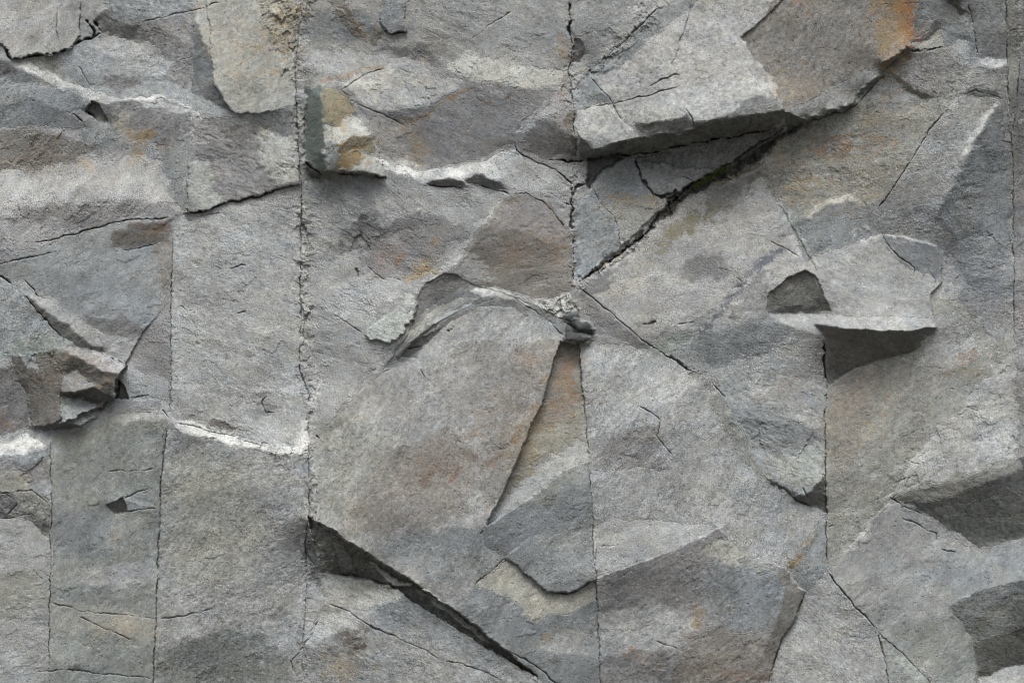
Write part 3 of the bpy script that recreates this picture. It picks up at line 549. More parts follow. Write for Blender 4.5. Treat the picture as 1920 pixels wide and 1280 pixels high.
P([(1085,72),(1100,95),(1085,118),(1072,115),(1072,70)],(1100,95),0,(1072,100),-9)
# shallow spalls: thin lens shaped flakes, free along their lower edge
rs = np.random.default_rng(21)
ZONES = [(330,400,240,380,26),(600,380,330,250,14),(310,870,250,330,10),(110,830,180,400,10),(620,650,380,330,14),(1110,660,400,300,18),(1120,1060,330,180,12),(1560,700,330,220,12),(1560,960,300,250,12),(1100,350,400,280,10),(0,260,340,150,12),(0,440,300,190,10),(600,20,440,260,16),(1480,120,300,260,12),(1640,260,240,300,12),(590,1110,480,160,10),(1100,20,330,200,8),(0,990,90,280,6)]
for zx,zy,zw,zh,zn in ZONES:
    for _ in range(int(zn*.7)):
        cx,cy = zx+rs.random()*zw, zy+rs.random()*zh; r0 = rs.uniform(7,26); an = rs.normal(-.25,.35); asp = rs.uniform(.3,.75)
        pts = []
        for q in range(11):
            th = 2*math.pi*q/11; rr = r0*rs.uniform(.72,1.2); px,py = rr*math.cos(th), asp*rr*math.sin(th)
            pts.append((cx+px*math.cos(an)-py*math.sin(an), cy+px*math.sin(an)+py*math.cos(an)))
        P(pts,(cx,cy-asp*r0),0,(cx+.2*r0,cy+asp*r0),rs.uniform(.2,1.5)*(.6+r0/40),3.2)
# ------------------------------------------------------------------ open joints
J2=[(566,-60),(563,40),(553,140),(556,200),(560,290),(564,330),(566,400),(563,500),(565,600),(560,680),(580,745),(578,850),(580,950),(573,1020),(575,1100),(568,1200),(562,1340)]
for ln,wd,dp in [
 (J2,2.0,6.5),
 ([(4,78),(8,88),(22,109),(47,109),(77,103),(111,96),(134,85),(176,70),(193,63)],3.0,16),
 ([(163,37),(172,50),(177,62),(176,70)],3,16),([(180,40),(184,56),(190,63)],3,14),
 ([(152,0),(150,40),(150,74)],1.0,3),([(106,10),(107,60),(112,84)],1.3,5),
 ([(265,44),(319,27),(368,19),(420,0)],1.5,6),
 ([(148,126),(158,146),(170,163)],1.4,5),
 ([(0,493),(50,483),(100,472)],1.8,7),([(55,455),(110,447),(150,437),(175,428),(215,418),(245,413),(330,408)],1.9,8),
 ([(172,196),(164,210),(180,224)],2.5,12),([(122,209),(140,216),(156,230)],2,9),
 ([(349,401),(372,398),(416,384),(450,376),(480,369),(562,346)],2.4,11),([(374,404),(414,398)],1.6,6),
 ([(35,385),(37,405),(50,411),(62,410)],1.3,4),
 ([(0,516),(14,527),(22,534)],2.5,8),([(44,524),(62,540),(76,563)],1.6,5),
 ([(43,552),(62,572),(90,604),(118,637)],2.0,8),
 ([(232,470),(260,466),(286,457)],2,7),
 ([(325,430),(322,520),(321,640),(319,780)],1.2,3),([(321,600),(320,750)],1.8,7),
 ([(318,790),(308,850),(302,900),(298,1000),(293,1150),(286,1340)],2.0,8),
 ([(95,822),(96,900),(98,1005)],1.6,6),([(96,1000),(94,1060),(95,1130),(92,1260)],1.6,7),
 ([(215,746),(224,712)],3,16),([(240,745),(280,742)],2,8),([(305,768),(316,785)],2,8),
 ([(236,958),(292,953)],1.8,7),([(202,884),(225,883),(290,880)],1.2,4),([(233,934),(285,912)],1.2,4),
 ([(96,1127),(125,1138),(150,1146),(200,1150),(290,1158)],1.3,5),([(150,1155),(200,1180),(250,1198)],1,3),
 ([(68,1238),(72,1256),(140,1255),(180,1262),(285,1270)],1.2,4),
 ([(300,1158),(345,1155),(400,1140)],.9,3),
 ([(0,925),(60,918),(92,945)],1.4,5),([(12,925),(32,945),(18,962)],1.4,5),([(0,972),(20,970),(60,962)],1.6,6),([(60,1068),(80,1085)],1,3),
 ([(320,790),(395,808),(440,818),(460,826),(540,850)],1.5,5),([(500,745),(492,755),(500,772),(518,775)],1.6,5),
 ([(432,505),(462,497)],1.5,5),([(340,575),(350,583),(362,582)],1.3,4),([(445,590),(462,585)],1.2,4),
 ([(600,320),(640,327),(692,331),(724,334)],2.4,14),([(572,306),(585,316),(605,324)],2.4,14),
 ([(720,57),(728,65),(763,59)],2.0,9),
 ([(648,185),(690,205),(722,215),(760,236)],1.4,5),
 ([(640,170),(680,142),(720,128)],1.2,4),([(800,345),(830,350),(868,352)],2,9),([(900,348),(930,358),(955,364)],2,9),
 ([(880,75),(920,45),(960,20)],1.2,4),([(560,1280),(545,1240),(578,1200),(600,1160)],1.5,5),
 ([(1068,-60),(1069,60),(1070,120)],3.0,16),([(1070,110),(1066,140),(1074,165),(1070,180)],2,8),
 ([(1074,170),(1077,240),(1080,300)],1.6,7),([(1042,150),(1046,165),(1054,174)],2.4,10),
 ([(1073,340),(1072,420),(1074,470),(1074,530)],2.4,12),
 ([(962,264),(968,285),(1000,300),(1040,318),(1068,338),(1080,350)],2,8),
 ([(960,364),(985,362),(1020,380),(1045,410),(1062,430)],1.7,7),([(1030,360),(1050,378),(1070,385)],1.8,8),
 ([(1240,10),(1196,52),(1150,96),(1116,126)],1.6,6),
 ([(1302,-40),(1290,40),(1275,80),(1258,128)],1.2,5),([(1108,148),(1140,180),(1168,229)],1.4,6),([(1083,206),(1120,200),(1160,192),(1220,178),(1280,160)],1.3,5),
 ([(1215,165),(1245,148),(1278,137)],2.2,8),([(1285,205),(1298,222),(1303,240)],1.5,5),
 ([(1030,302),(1100,302),(1170,292),(1240,281),(1350,260),(1440,244),(1480,234)],3.0,20),
 ([(1480,234),(1510,230),(1560,214),(1610,195)],2.4,13),
 ([(1700,90),(1655,138),(1612,194)],1.6,9),([(1704,96),(1740,96),(1770,86)],2.4,11),
 ([(1190,296),(1205,335),(1225,362),(1250,370)],3.2,13),([(1245,338),(1280,330),(1300,340)],2,8),([(1240,366),(1262,362),(1268,355)],3.4,10),
 ([(1108,330),(1100,345),(1080,352),(1072,372)],3,12),([(1105,340),(1125,380),(1150,405),(1160,440)],1.3,5),([(1160,435),(1162,460)],1.6,6),
 ([(1240,400),(1215,436),(1170,470),(1120,508),(1085,530)],2.4,10),([(1240,396),(1300,345),(1380,300),(1470,242)],3,12),
 ([(1304,272),(1318,298)],1.6,6),
 ([(1075,528),(1110,558),(1150,592),(1220,648),(1260,672),(1290,692),(1312,702)],1.9,8),([(1255,668),(1278,685),(1290,692)],2.6,10),
 ([(1332,715),(1345,728),(1360,745)],1.8,7),([(1200,762),(1225,775),(1240,788)],1.8,5),([(1240,788),(1232,820),(1255,845),(1262,855)],1.2,4),
 ([(1345,500),(1372,510)],1.8,6),([(1375,515),(1390,530)],1.4,5),([(1270,606),(1300,605)],1.8,6),([(1205,610),(1232,602)],3.4,6),
 ([(1085,640),(1088,680),(1092,730),(1105,860)],1.9,8),([(1105,860),(1112,1000),(1117,1080),(1121,1150),(1128,1340)],1.3,5),
 ([(1115,1085),(1120,1130)],2,7),([(1062,632),(1040,612),(1000,580),(962,560)],1.5,6),([(1020,575),(1055,602),(1110,632)],2.2,9),
 ([(1444,450),(1500,480)],.8,1),([(1652,432),(1660,455),(1682,478),(1714,500),(1715,520)],1.6,6),([(1740,508),(1755,525),(1748,545)],1.4,5),
 ([(1645,395),(1660,375),(1700,312),(1740,250),(1762,220),(1790,182)],1.8,8),([(1790,182),(1830,170),(1875,184)],1.6,6),
 ([(1816,10),(1828,70),(1832,108)],1.5,5),([(1886,-40),(1889,130),(1893,220)],1.2,4),([(1912,110),(1908,180),(1900,250)],1.6,6),([(1895,230),(1898,300),(1900,420),(1902,640)],1.8,6),([(1875,262),(1898,268)],1.5,6),
 ([(1547,640),(1548,720),(1546,780)],2.6,13),([(1548,780),(1548,960),(1551,1072)],1.6,8),
 ([(1551,1072),(1600,1131),(1646,1182)],2.0,9),([(1646,1182),(1655,1210),(1668,1290),(1672,1340)],1.6,7),([(1646,1182),(1700,1232),(1760,1298)],1.3,6),
 ([(1553,990),(1566,983)],1.2,4),
 ([(1510,1112),(1495,1148),(1465,1200),(1450,1245),(1436,1290)],2.0,10),
 ([(1455,908),(1495,938),(1520,948)],2,8),([(1478,912),(1490,930)],2,6),([(1505,915),(1518,932)],1.6,5),
 ([(1690,972),(1715,978),(1740,995),(1757,1000),(1758,1015)],1.6,6),([(1765,1028),(1792,1034)],1.5,5),([(1668,930),(1690,948),(1730,962)],1.8,7),
 ([(1710,866),(1722,872)],2.5,6),([(1690,900),(1698,896)],2,5),
 ([(948,1046),(1000,1090),(1025,1110),(1070,1110),(1090,1098),(1116,1090)],2.2,9),([(948,1046),(886,1100)],1.4,6),
 ([(912,985),(940,930),(975,850),(1000,790)],1.6,7),([(906,992),(902,1000)],1.5,5),
 ([(605,1125),(640,1140),(660,1150),(690,1170),(740,1192),(800,1220),(830,1240)],1.6,6),([(690,1170),(740,1195)],2.2,8),([(830,1235),(900,1255),(940,1275)],1.2,4),
 ([(600,1075),(660,1078),(730,1094),(762,1118),(820,1155),(900,1205),(960,1240),(1010,1275)],1.8,8),
 ([(580,965),(600,985),(610,995),(632,1000)],1.8,7),([(580,960),(592,960)],2.5,9),([(960,1222),(1000,1245),(1050,1290)],2.2,9),
 ([(668,500),(674,520)],3,7),([(690,502),(710,515),(722,525)],1.8,6),([(600,560),(625,588),(680,625)],1.2,4),
 ([(785,690),(800,712),(815,722)],1.8,6),([(565,565),(585,590)],3,9),([(592,815),(605,828)],3,9),
 ([(838,622),(850,615)],3,8),([(765,655),(790,650)],2,6),
 ([(1125,1025),(1160,1022)],1,2),([(1230,1200),(1270,1215)],.8,2)]:
    C(ln,wd*.92 if wd>=2.2 else max(wd*.8,1.3),max(dp,6),1.5 if wd>=2.2 else .9)
RUB(J2,10,2.0); RUB([(572,400),(570,500),(571,600),(568,690),(588,750)],22,2.5); RUB([(582,745),(580,850),(587,950),(587,1050)],14,2.2)
RUB([(1068,-60),(1070,120),(1075,300),(1074,530)],10,2.2); RUB([(560,0),(550,60),(548,130)],40,2.4)
RUB([(1250,400),(1170,470),(1090,528)],14,3.5); RUB([(1240,10),(1116,130),(1060,170)],18,2.5)
RUB([(400,808),(460,826),(545,852)],12,2.6); RUB([(1700,870),(1600,1010)],20,1.8)
# ------------------------------------------------------------------ mineral veins, lichen, rust
WH=(.47,.47,.45)
for v in [([(22,113),(60,128),(108,146),(150,163)],9,.7),([(330,795),(400,812),(470,832),(550,850),(575,800)],13,.75),([(590,700),(594,740),(575,790),(562,850)],8,.75),
 ([(0,835),(50,826),(85,826)],16,.7),([(735,308),(800,325),(880,318),(940,300)],15,.6),([(700,288),(740,305),(780,322)],10,.6),
 ([(272,158),(300,140),(322,121)],4,.5),([(235,188),(302,181),(350,204),(380,230)],6,.45),
 ([(870,525),(885,540),(920,545),(960,555)],7,.6),([(1004,562),(1025,572),(1050,592)],7,.8),([(1048,575),(1060,560),(1080,568)],9,.8),
 ([(840,502),(880,462),(940,372)],4,.5),([(665,745),(700,700),(730,680)],5,.4),
 ([(1910,0),(1918,60),(1912,110)],5,.6),([(1868,188),(1850,225),(1800,300)],9,.4),([(1835,125),(1790,180),(1750,235)],7,.35),
 ([(1600,452),(1604,435),(1625,426),(1645,437),(1660,445),(1700,442),(1755,462)],5,.65),([(1602,450),(1625,452),(1650,445)],4,.6),
 ([(1440,350),(1475,405),(1510,460),(1535,505)],3,.5),([(1515,482),(1580,462),(1600,455)],5,.3),
 ([(1500,412),(1540,385),(1560,378),(1590,367),(1625,382),(1640,402)],5,.5),
 ([(1545,505),(1575,530),(1600,540)],.1,.0),([(1845,1025),(1880,1015),(1925,1005)],6,.45),([(1800,955),(1860,945),(1930,950)],5,.25),([(1840,1165),(1880,1145),(1915,1120)],6,.4),
 ([(1800,905),(1850,890),(1912,868)],4,.35),([(1560,1060),(1640,970),(1700,890),(1760,810)],9,.35),
 ([(1270,607),(1300,598)],6,.6),([(1165,490),(1190,478),(1215,462)],4,.3),([(1150,532),(1200,520),(1240,515)],5,.35),
 ([(1475,1064),(1440,1052),(1400,1048)],5,.4),([(1375,1005),(1420,1042)],.1,0),([(1508,1105),(1478,1066)],4,.4),
 ([(640,165),(690,150),(730,140),(725,150)],14,.35),([(860,120),(940,125),(1040,138)],10,.3),([(610,310),(680,325),(722,325)],4,.3),
 ([(60,330),(160,340),(260,345),(320,370)],14,.25)]:
    if v[2]>0: VEIN(v[0],v[1],min(1,v[2]*1.1),WH)
for v in [([(1215,1000),(1216,1000)],.1,0),([(600,150),(680,132),(725,125)],5,.6),([(790,120),(820,110),(800,130)],6,.4),([(768,234),(800,212),(830,196),(865,168),(885,160)],4,.85),([(735,305),(800,275),(860,245)],2,.0),([(630,20),(660,40),(685,75)],7,.5)]:
    if v[2]>0: VEIN(v[0],v[1],v[2],(.24,.155,.08))
VEIN([(1300,640),(1350,590),(1400,520),(1475,455)],8,1.0,(.10,.11,.128)); VEIN([(1300,560),(1340,545),(1380,520)],6,.35,(.15,.155,.165))
VEIN([(1500,1020),(1530,1002)],5,.6,(.27,.2,.09)); VEIN([(1478,1062),(1500,1040)],8,.7,(.29,.22,.1)); VEIN([(1240,400),(1330,342),(1440,275)],12,.55,(.07,.065,.05))
RU=(.255,.165,.11); OC=(.275,.21,.12); BR=(.17,.125,.09); BL=(.19,.215,.245); DK=(.075,.076,.078); MO=(.09,.105,.035); CRM=(.42,.40,.33); GR=(.17,.2,.18)
for s in [(1700,26,18,62,-8,(.33,.16,.07),.95,.25),(1672,20,26,100,-3,(.26,.19,.10),.7,.3),(1700,80,12,26,25,(.28,.16,.08),.7,.3),(1650,60,14,80,-6,OC,.5),(640,208,14,22,0,OC,.8),(672,270,26,13,-10,OC,.9),(655,300,18,17,0,OC,.9),(680,305,8,8,0,RU,.5),(588,240,14,70,0,(.115,.135,.12),.8),(1505,5,20,12,0,RU,.5),(1490,160,50,30,20,OC,.3),(1560,268,28,20,0,RU,.5),(1655,265,30,10,0,RU,.4),(1640,285,40,20,10,RU,.15),
 (1480,300,40,40,0,OC,.3),(1600,330,80,40,0,OC,.3),(1660,220,60,25,10,OC,.3),(1500,360,30,30,0,OC,.3),
 (265,258,30,12,20,OC,.7),(258,285,10,14,0,OC,.5),(80,285,45,30,-15,BR,.4),(160,312,14,8,0,OC,.4),(35,305,12,14,0,OC,.35),(440,70,60,60,0,OC,.25),(530,60,30,70,20,OC,.45),
 (295,435,28,16,10,BR,.7),(720,480,42,18,-30,RU,.35),(668,420,26,12,-20,DK,.35),(700,425,20,14,10,DK,.35),(640,465,40,10,-8,DK,.3),(770,430,30,16,-10,DK,.3),(900,560,1,1,0,DK,.0),(745,485,14,16,0,RU,.6),(790,505,25,12,-35,OC,.7),(815,450,8,22,30,OC,.5),(1000,430,60,35,20,BR,.35),(1040,470,12,30,-20,RU,.35),(960,480,60,30,0,BR,.4),
 (1068,690,16,28,0,RU,.7),(1058,720,24,22,0,OC,.5),(1045,760,40,14,-15,RU,.4),(1040,790,40,8,-20,OC,.5),(990,830,30,50,20,OC,.4),
 (990,670,22,14,0,RU,.4),(895,815,14,10,0,RU,.5),(920,770,20,40,30,OC,.3),(850,890,10,8,0,RU,.6),(830,880,40,24,-20,RU,.3),(800,870,50,30,-40,BR,.3),(970,820,10,8,0,RU,.6),(935,860,14,8,0,RU,.5),
 (655,1195,20,16,10,DK,.8),(655,1197,10,9,0,BR,.9),(650,1250,40,22,0,OC,.4),(1178,1230,14,9,0,RU,.7),(1205,1240,22,8,20,OC,.4),(1380,1265,60,9,0,RU,.55),(1300,1165,12,26,15,OC,.5),(1320,1250,40,18,0,OC,.3),
 (1820,668,14,9,0,RU,.45),(1800,690,30,14,0,OC,.35),(1600,780,50,60,0,OC,.25),(1660,720,60,30,0,BR,.2),
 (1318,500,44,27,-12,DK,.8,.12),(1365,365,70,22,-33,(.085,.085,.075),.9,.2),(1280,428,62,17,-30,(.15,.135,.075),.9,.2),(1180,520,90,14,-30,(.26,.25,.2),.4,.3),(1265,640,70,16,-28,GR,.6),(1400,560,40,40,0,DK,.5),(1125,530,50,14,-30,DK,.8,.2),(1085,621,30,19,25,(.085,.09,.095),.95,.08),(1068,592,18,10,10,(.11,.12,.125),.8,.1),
 (755,805,60,16,0,DK,.0),(655,800,28,14,10,DK,.4),(600,800,30,12,0,DK,.3),(1310,590,8,4,0,WH,.6),(1215,607,16,5,-15,DK,.5),
 (1080,500,20,14,0,BL,.3),(1390,860,20,20,0,BL,.2),(1530,755,16,14,0,BL,.7),(1475,725,30,20,0,BR,.25),(1420,745,10,6,0,RU,.4),
 (1870,420,50,60,0,BL,.4),(1840,500,70,40,0,BL,.3),(400,560,80,60,0,BL,.0),(180,560,60,40,0,BL,.3),(90,200,50,30,0,BL,.5),(60,650,60,14,-10,GR,.6),
 (420,1230,80,40,0,DK,.4),(520,1150,14,8,0,DK,.5),(180,1115,60,14,0,DK,.35),(150,900,60,30,0,DK,.2),(220,1000,10,8,0,RU,.3),(240,1180,60,20,0,OC,.3),
 (900,70,80,30,-10,BL,.2),(900,230,90,40,-10,BL,.35),(770,250,14,30,-25,OC,.45),(790,290,20,16,0,OC,.4),(905,195,14,5,0,OC,.5),(1050,70,10,6,0,OC,.5),(1055,100,12,14,0,OC,.45),(790,150,30,10,0,CRM,.3),
 (700,160,50,20,-5,CRM,.35),(670,200,20,12,0,CRM,.3),(590,230,16,60,0,GR,.4),(1185,375,45,14,5,OC,.5),(1070,225,10,14,0,RU,.5),(1055,185,12,6,-30,RU,.4),(1100,140,14,8,0,OC,.4),
 (130,700,50,30,0,BR,.5),(190,705,20,20,0,RU,.3),(5,795,14,10,0,RU,.5),(160,770,20,20,0,BL,.4),(1290,1000,60,8,0,CRM,.1),(1010,1010,60,50,0,BL,.3),(1050,1010,30,12,0,CRM,.25),(1030,1195,30,6,-20,OC,.5),
 (1430,1120,50,40,0,BL,.4),(1350,1000,20,12,0,DK,.2),(1200,1090,70,16,0,DK,.3)]:
    if s[6]>0: STAIN(*s)
VEIN([(1326,352),(1370,332),(1410,312),(1442,288)],5,.95,(.30,.28,.215)); VEIN([(1098,524),(1130,502),(1178,468)],4,.8,(.32,.30,.24))
VEIN([(1064,606),(1085,618),(1111,634)],2.5,1.0,(.33,.33,.30)); VEIN([(1170,345),(1200,385),(1240,415)],2,.0)
P([(1080,206),(1140,197),(1168,229),(1198,258),(1160,267),(1110,280),(1085,258)],(1085,200),0,(1160,275),10,1.2)
VEIN([(574,330),(572,420),(571,520),(573,620),(566,700)],7,.6,(.37,.37,.34)); VEIN([(553,340),(556,420),(555,500)],4,.5,(.36,.36,.34)); VEIN([(588,850),(590,920),(592,960)],5,.5,(.37,.38,.37))
STAIN(905,735,60,70,20,(.15,.14,.13),.35,.5); STAIN(760,960,110,40,-25,(.14,.13,.125),.4,.5); STAIN(850,1010,120,26,-5,(.14,.15,.16),.4,.4); STAIN(1180,840,60,30,0,(.13,.13,.13),.45,.5); STAIN(1240,1110,110,40,-10,(.13,.13,.135),.4,.5); STAIN(1350,1240,90,40,0,(.12,.11,.105),.45,.5)
STAIN(700,430,60,26,-15,(.13,.13,.135),.5,.5); STAIN(640,470,50,12,-5,(.13,.135,.13),.45,.5); STAIN(690,395,22,16,0,(.12,.12,.125),.55,.3); STAIN(1760,470,70,40,0,(.13,.135,.15),.35,.5); STAIN(1850,540,50,40,0,(.12,.13,.15),.4,.5)
# broken ribs inside the slanting slot, the two halves of the brown block, the layers under the arch
P([(684,1048),(700,1054),(742,1084),(778,1094),(776,1101),(738,1098),(716,1078)],(684,1048),6,(776,1098),15,.9); P([(782,1101),(802,1106),(852,1146),(908,1190),(928,1214),(880,1182),(822,1138)],(782,1101),12,(928,1214),5,.9)
P([(620,1010),(645,1022),(660,1048),(668,1075),(640,1074),(634,1045)],(620,1010),3,(660,1075),9,1.2)
VEIN([(692,1052),(704,1058),(742,1088),(776,1097)],2.5,.8,(.36,.37,.34)); VEIN([(786,1104),(852,1149),(915,1200)],2.5,.6,(.33,.34,.31))  # pale lines along the rib edges, drawn with the vein brush
P([(114,655),(134,648),(168,653),(208,670),(240,684),(225,700),(215,746),(195,738),(178,729),(150,737),(116,736)],(122,655),1,(172,738),15,.9)
P([(110,742),(150,748),(182,757),(181,782),(150,797),(116,797)],(112,745),2,(150,797),9,.9)
P([(27,674),(67,690),(77,667),(114,653),(116,736),(111,747),(116,781),(94,799),(54,800),(52,730)],(40,690),0,(105,780),6,.9)
P([(768,642),(806,604),(850,577),(880,561),(905,556),(880,573),(850,588),(812,610),(775,640)],(905,556),1,(770,640),5,.7)
P([(752,668),(780,640),(812,622),(832,612),(802,646),(776,674)],(832,612),-2,(760,668),-7,.8)
# ------------------------------------------------------------------ integrate the facets into one relief (screened Poisson, mirrored FFT)
def gain(a): return np.sign(a)*np.where(np.abs(a) < .5, 1.85*np.abs(a), .925+.95*(np.abs(a)-.5))
TONE[GY < -.45] = np.maximum(TONE[GY < -.45], .62)      # undersides: olive stone, with shade painted into the tone down to this floor
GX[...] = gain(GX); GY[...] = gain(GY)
for _a in (GX, GY): _a[...] = blur(_a, .7)
GX += .0; GY -= GY.mean(); GX -= GX.mean()
f = np.zeros((H, W))
gxm = .5*(GX[:, 1:]+GX[:, :-1])*STEP; gym = .5*(GY[1:]+GY[:-1])*STEP
f[:, :-1] += gxm; f[:, 1:] -= gxm; f[:-1] += gym; f[1:] -= gym
fe = np.vstack([f, f[::-1]]); fe = np.hstack([fe, fe[:, ::-1]])
ky = 2-2*np.cos(2*np.pi*np.fft.fftfreq(2*H))[:, None]; kx = 2-2*np.cos(2*np.pi*np.fft.rfftfreq(2*W))[None, :]
den = kx+ky+(STEP/550.0)**2
DEP = np.fft.irfft2(np.fft.rfft2(fe)/(-den), s=fe.shape)[:H, :W]*1.0
DEP -= DEP.mean()
print('relief', DEP.min(), DEP.max())
DEP += blur(OFF, .7)
# rock texture: undulation, flakes with sharp edges, bedding that changes from block to block, grain, pits
rg = blur(RGH, 2.0)
NDIR = (-32, -10, 20, -52)
hsh = np.array([(q*7+3) % 4 for q in range(len(THINGS)+1)]); sel = hsh[BID]
gv = rng.uniform(.35, 1.5, len(THINGS)+1)[BID]; gv = blur(gv, 2); gw = blur(rng.uniform(.5, 1.45, len(THINGS)+1)[BID], 2)
def byblock(fn):
    o = np.zeros((H, W), np.float32)
    for q in range(4): o += np.where(sel == q, fn(NDIR[q]), 0)
    return o
def terr(n, k, sharp=.16):
    q = n*k; fl = np.floor(q); fr = q-fl
    return (fl+smooth(.5-sharp, .5+sharp, fr))/k
patch = smooth(-.3, 1.2, spec(30, 200, 2)); patch2 = smooth(-.2, 1.0, spec(20, 140, 2))
DEP += spec(70, 320, 2.6)*2.4+spec(24, 110, 2.4)*.22
bed = byblock(lambda a: spec(3, 50, 1.9, a, 3.2))
DEP += rg*(.24*terr(bed, 1.3, .08)*(.15+patch)+.05*bed)
fk = byblock(lambda a: spec(7, 120, 2.1, a, 1.5))
DEP += .65*terr(fk, .8, .035)*patch2*np.clip(rg, .4, 1.8)
DEP += byblock(lambda a: spec(1.5, 7, 1.0, a, 1.25))*.14*(.45+.35*rg+.4*patch)*(.4+.7*gv)
pit = spec(2.2, 12, 1.4); DEP -= 1.3*smooth(1.9, 2.6, pit)
def chips(size, amp):
    """angular broken fragments: a jittered cell pattern, each cell with a tilt and a level of its own"""
    X, Y = PX+wx1*1.2, PY*.8+wy1*1.2
    ci, cj = np.floor(X/size).astype(int), np.floor(Y/size).astype(int)
    nx, ny = ci.max()-ci.min()+5, cj.max()-cj.min()+5; ci -= ci.min()-2; cj -= cj.min()-2
    ox, oy = X.min(), Y.min(); ox = np.floor(ox/size)*size-2*size; oy = np.floor(oy/size)*size-2*size
    jx, jy = rng.random((ny, nx)), rng.random((ny, nx)); tx, ty, lv = rng.normal(0, .5, (ny, nx)), rng.normal(0, .5, (ny, nx)), rng.normal(0, .35, (ny, nx))
    best = np.full((H, W), 1e9); out = np.zeros((H, W))
    for a in (-1, 0, 1):
        for b in (-1, 0, 1):
            I, J = ci+a, cj+b
            dx = X-ox-(I+jx[J, I])*size; dy = Y-oy-(J+jy[J, I])*size; q = dx*dx+dy*dy*.6; m = q < best
            best[m] = q[m]; out[m] = (tx[J, I]*dx+ty[J, I]*dy+lv[J, I]*size)[m]
    return out*amp
hv = np.clip(blur(RGH, 3)-1.55, 0, 1.6)
DEP += hv*(chips(22, .24)+chips(10, .30))+.10*smooth(1.0, 1.5, rg)*chips(42, .45)
CRB = blur(CR, .55)
DEP -= CRB

# ------------------------------------------------------------------ colour of the stone
base = .285*TONE**1.3
col = base[..., None]*(1+(TINT-1)*.8)*np.array((.98, 1.0, 1.0))
sw = .75*blur(SM, 5)
for _c in range(3): col[..., _c] = blur(col[..., _c], 1.1)*(1-sw)+blur(col[..., _c], 9)*sw
m1 = spec(40, 260, 2.2); m2 = byblock(lambda a: spec(8, 60, 1.8, a, 1.8)); m3 = byblock(lambda a: spec(2.2, 18, 1.3, a, 1.4)); m4 = spec(1.2, 4, .6)
lum = 1+.05*m1+.07*m2+.10*m3*gw+.20*m4*gv*(.6+.6*patch2)
sc1 = byblock(lambda a: spec(2, 60, 1.5, a+8, 7)); sc2 = byblock(lambda a: spec(2, 40, 1.3, a-50, 5))
lum *= 1+.16*smooth(.10, .0, np.abs(sc1))*patch-.09*smooth(.09, .0, np.abs(sc2))*patch2
lum *= 1+.14*smooth(.5, 1.6, spec(3, 26, 1.4))*smooth(.2, 1.2, m2)-.16*smooth(1.4, 2.2, spec(2.5, 14, 1.3))
lum *= 1-.15*smooth(1.9, 2.6, pit)
hue = spec(14, 120, 2.0, -15, 1.8); hue2 = spec(6, 50, 1.8)
col *= np.clip(lum, .45, 1.6)[..., None]
col *= 1+np.stack([.011*hue+.006*hue2, .002*hue, -.014*hue-.010*hue2], -1)
nA = spec(5, 40, 1.6, -20, 1.6); nB = spec(2, 12, 1.2)
def mixin(s, a, c):
    a = np.clip(a*.85, 0, 1)[..., None]; l = (col[s].mean(-1, keepdims=True)/.26)**.5
    col[s] = col[s]*(1-a)+np.array(c)*l*a
for st in STN:
    if st[0] == 'v':
        _, ln, wd, sg, c, a = st
        r = dist(ln, wd*2+6, a)
        if r is None: continue
        s, d, t = r
        mixin(s, sg*smooth(1.25, .3, d/wd+min(.35, .05*wd)*nA[s]+min(.25, .04*wd)*nB[s])*np.clip(np.minimum(t, 1-t)*10+.3, 0, 1)*np.clip(.85+.3*m2[s]+.2*nA[s], .2, 1.15), c)
    else:
        _, cx, cy, rx, ry, an, c, sg, ed = st
        X, Y = wxy(4.0); ca, sa = math.cos(R(an)), math.sin(R(an))
        i0, i1 = int(max(0, (cx-2.2*max(rx, ry)-L_)/STEP)), int(min(W, (cx+2.2*max(rx, ry)-L_)/STEP))
        j0, j1 = int(max(0, (cy-2.2*max(rx, ry)-T_)/STEP)), int(min(H, (cy+2.2*max(rx, ry)-T_)/STEP))
        if i1 <= i0 or j1 <= j0: continue
        s = (slice(j0, j1), slice(i0, i1)); X = X[s]-cx; Y = Y[s]-cy
        q = np.hypot((X*ca+Y*sa)/rx, (-X*sa+Y*ca)/ry)
        mixin(s, sg*np.clip(.92+.7*ed*m2[s], .3, 1.3)*smooth(1.4, .55, q+.84*ed*nA[s]+.44*ed*nB[s]), c)
joint_shade = smooth(.5, 6, CRB)            # open joints darkened by depth: shade painted into the stone colour
col *= (1-.35*joint_shade)[..., None]
col = np.clip(col, .02, .75)

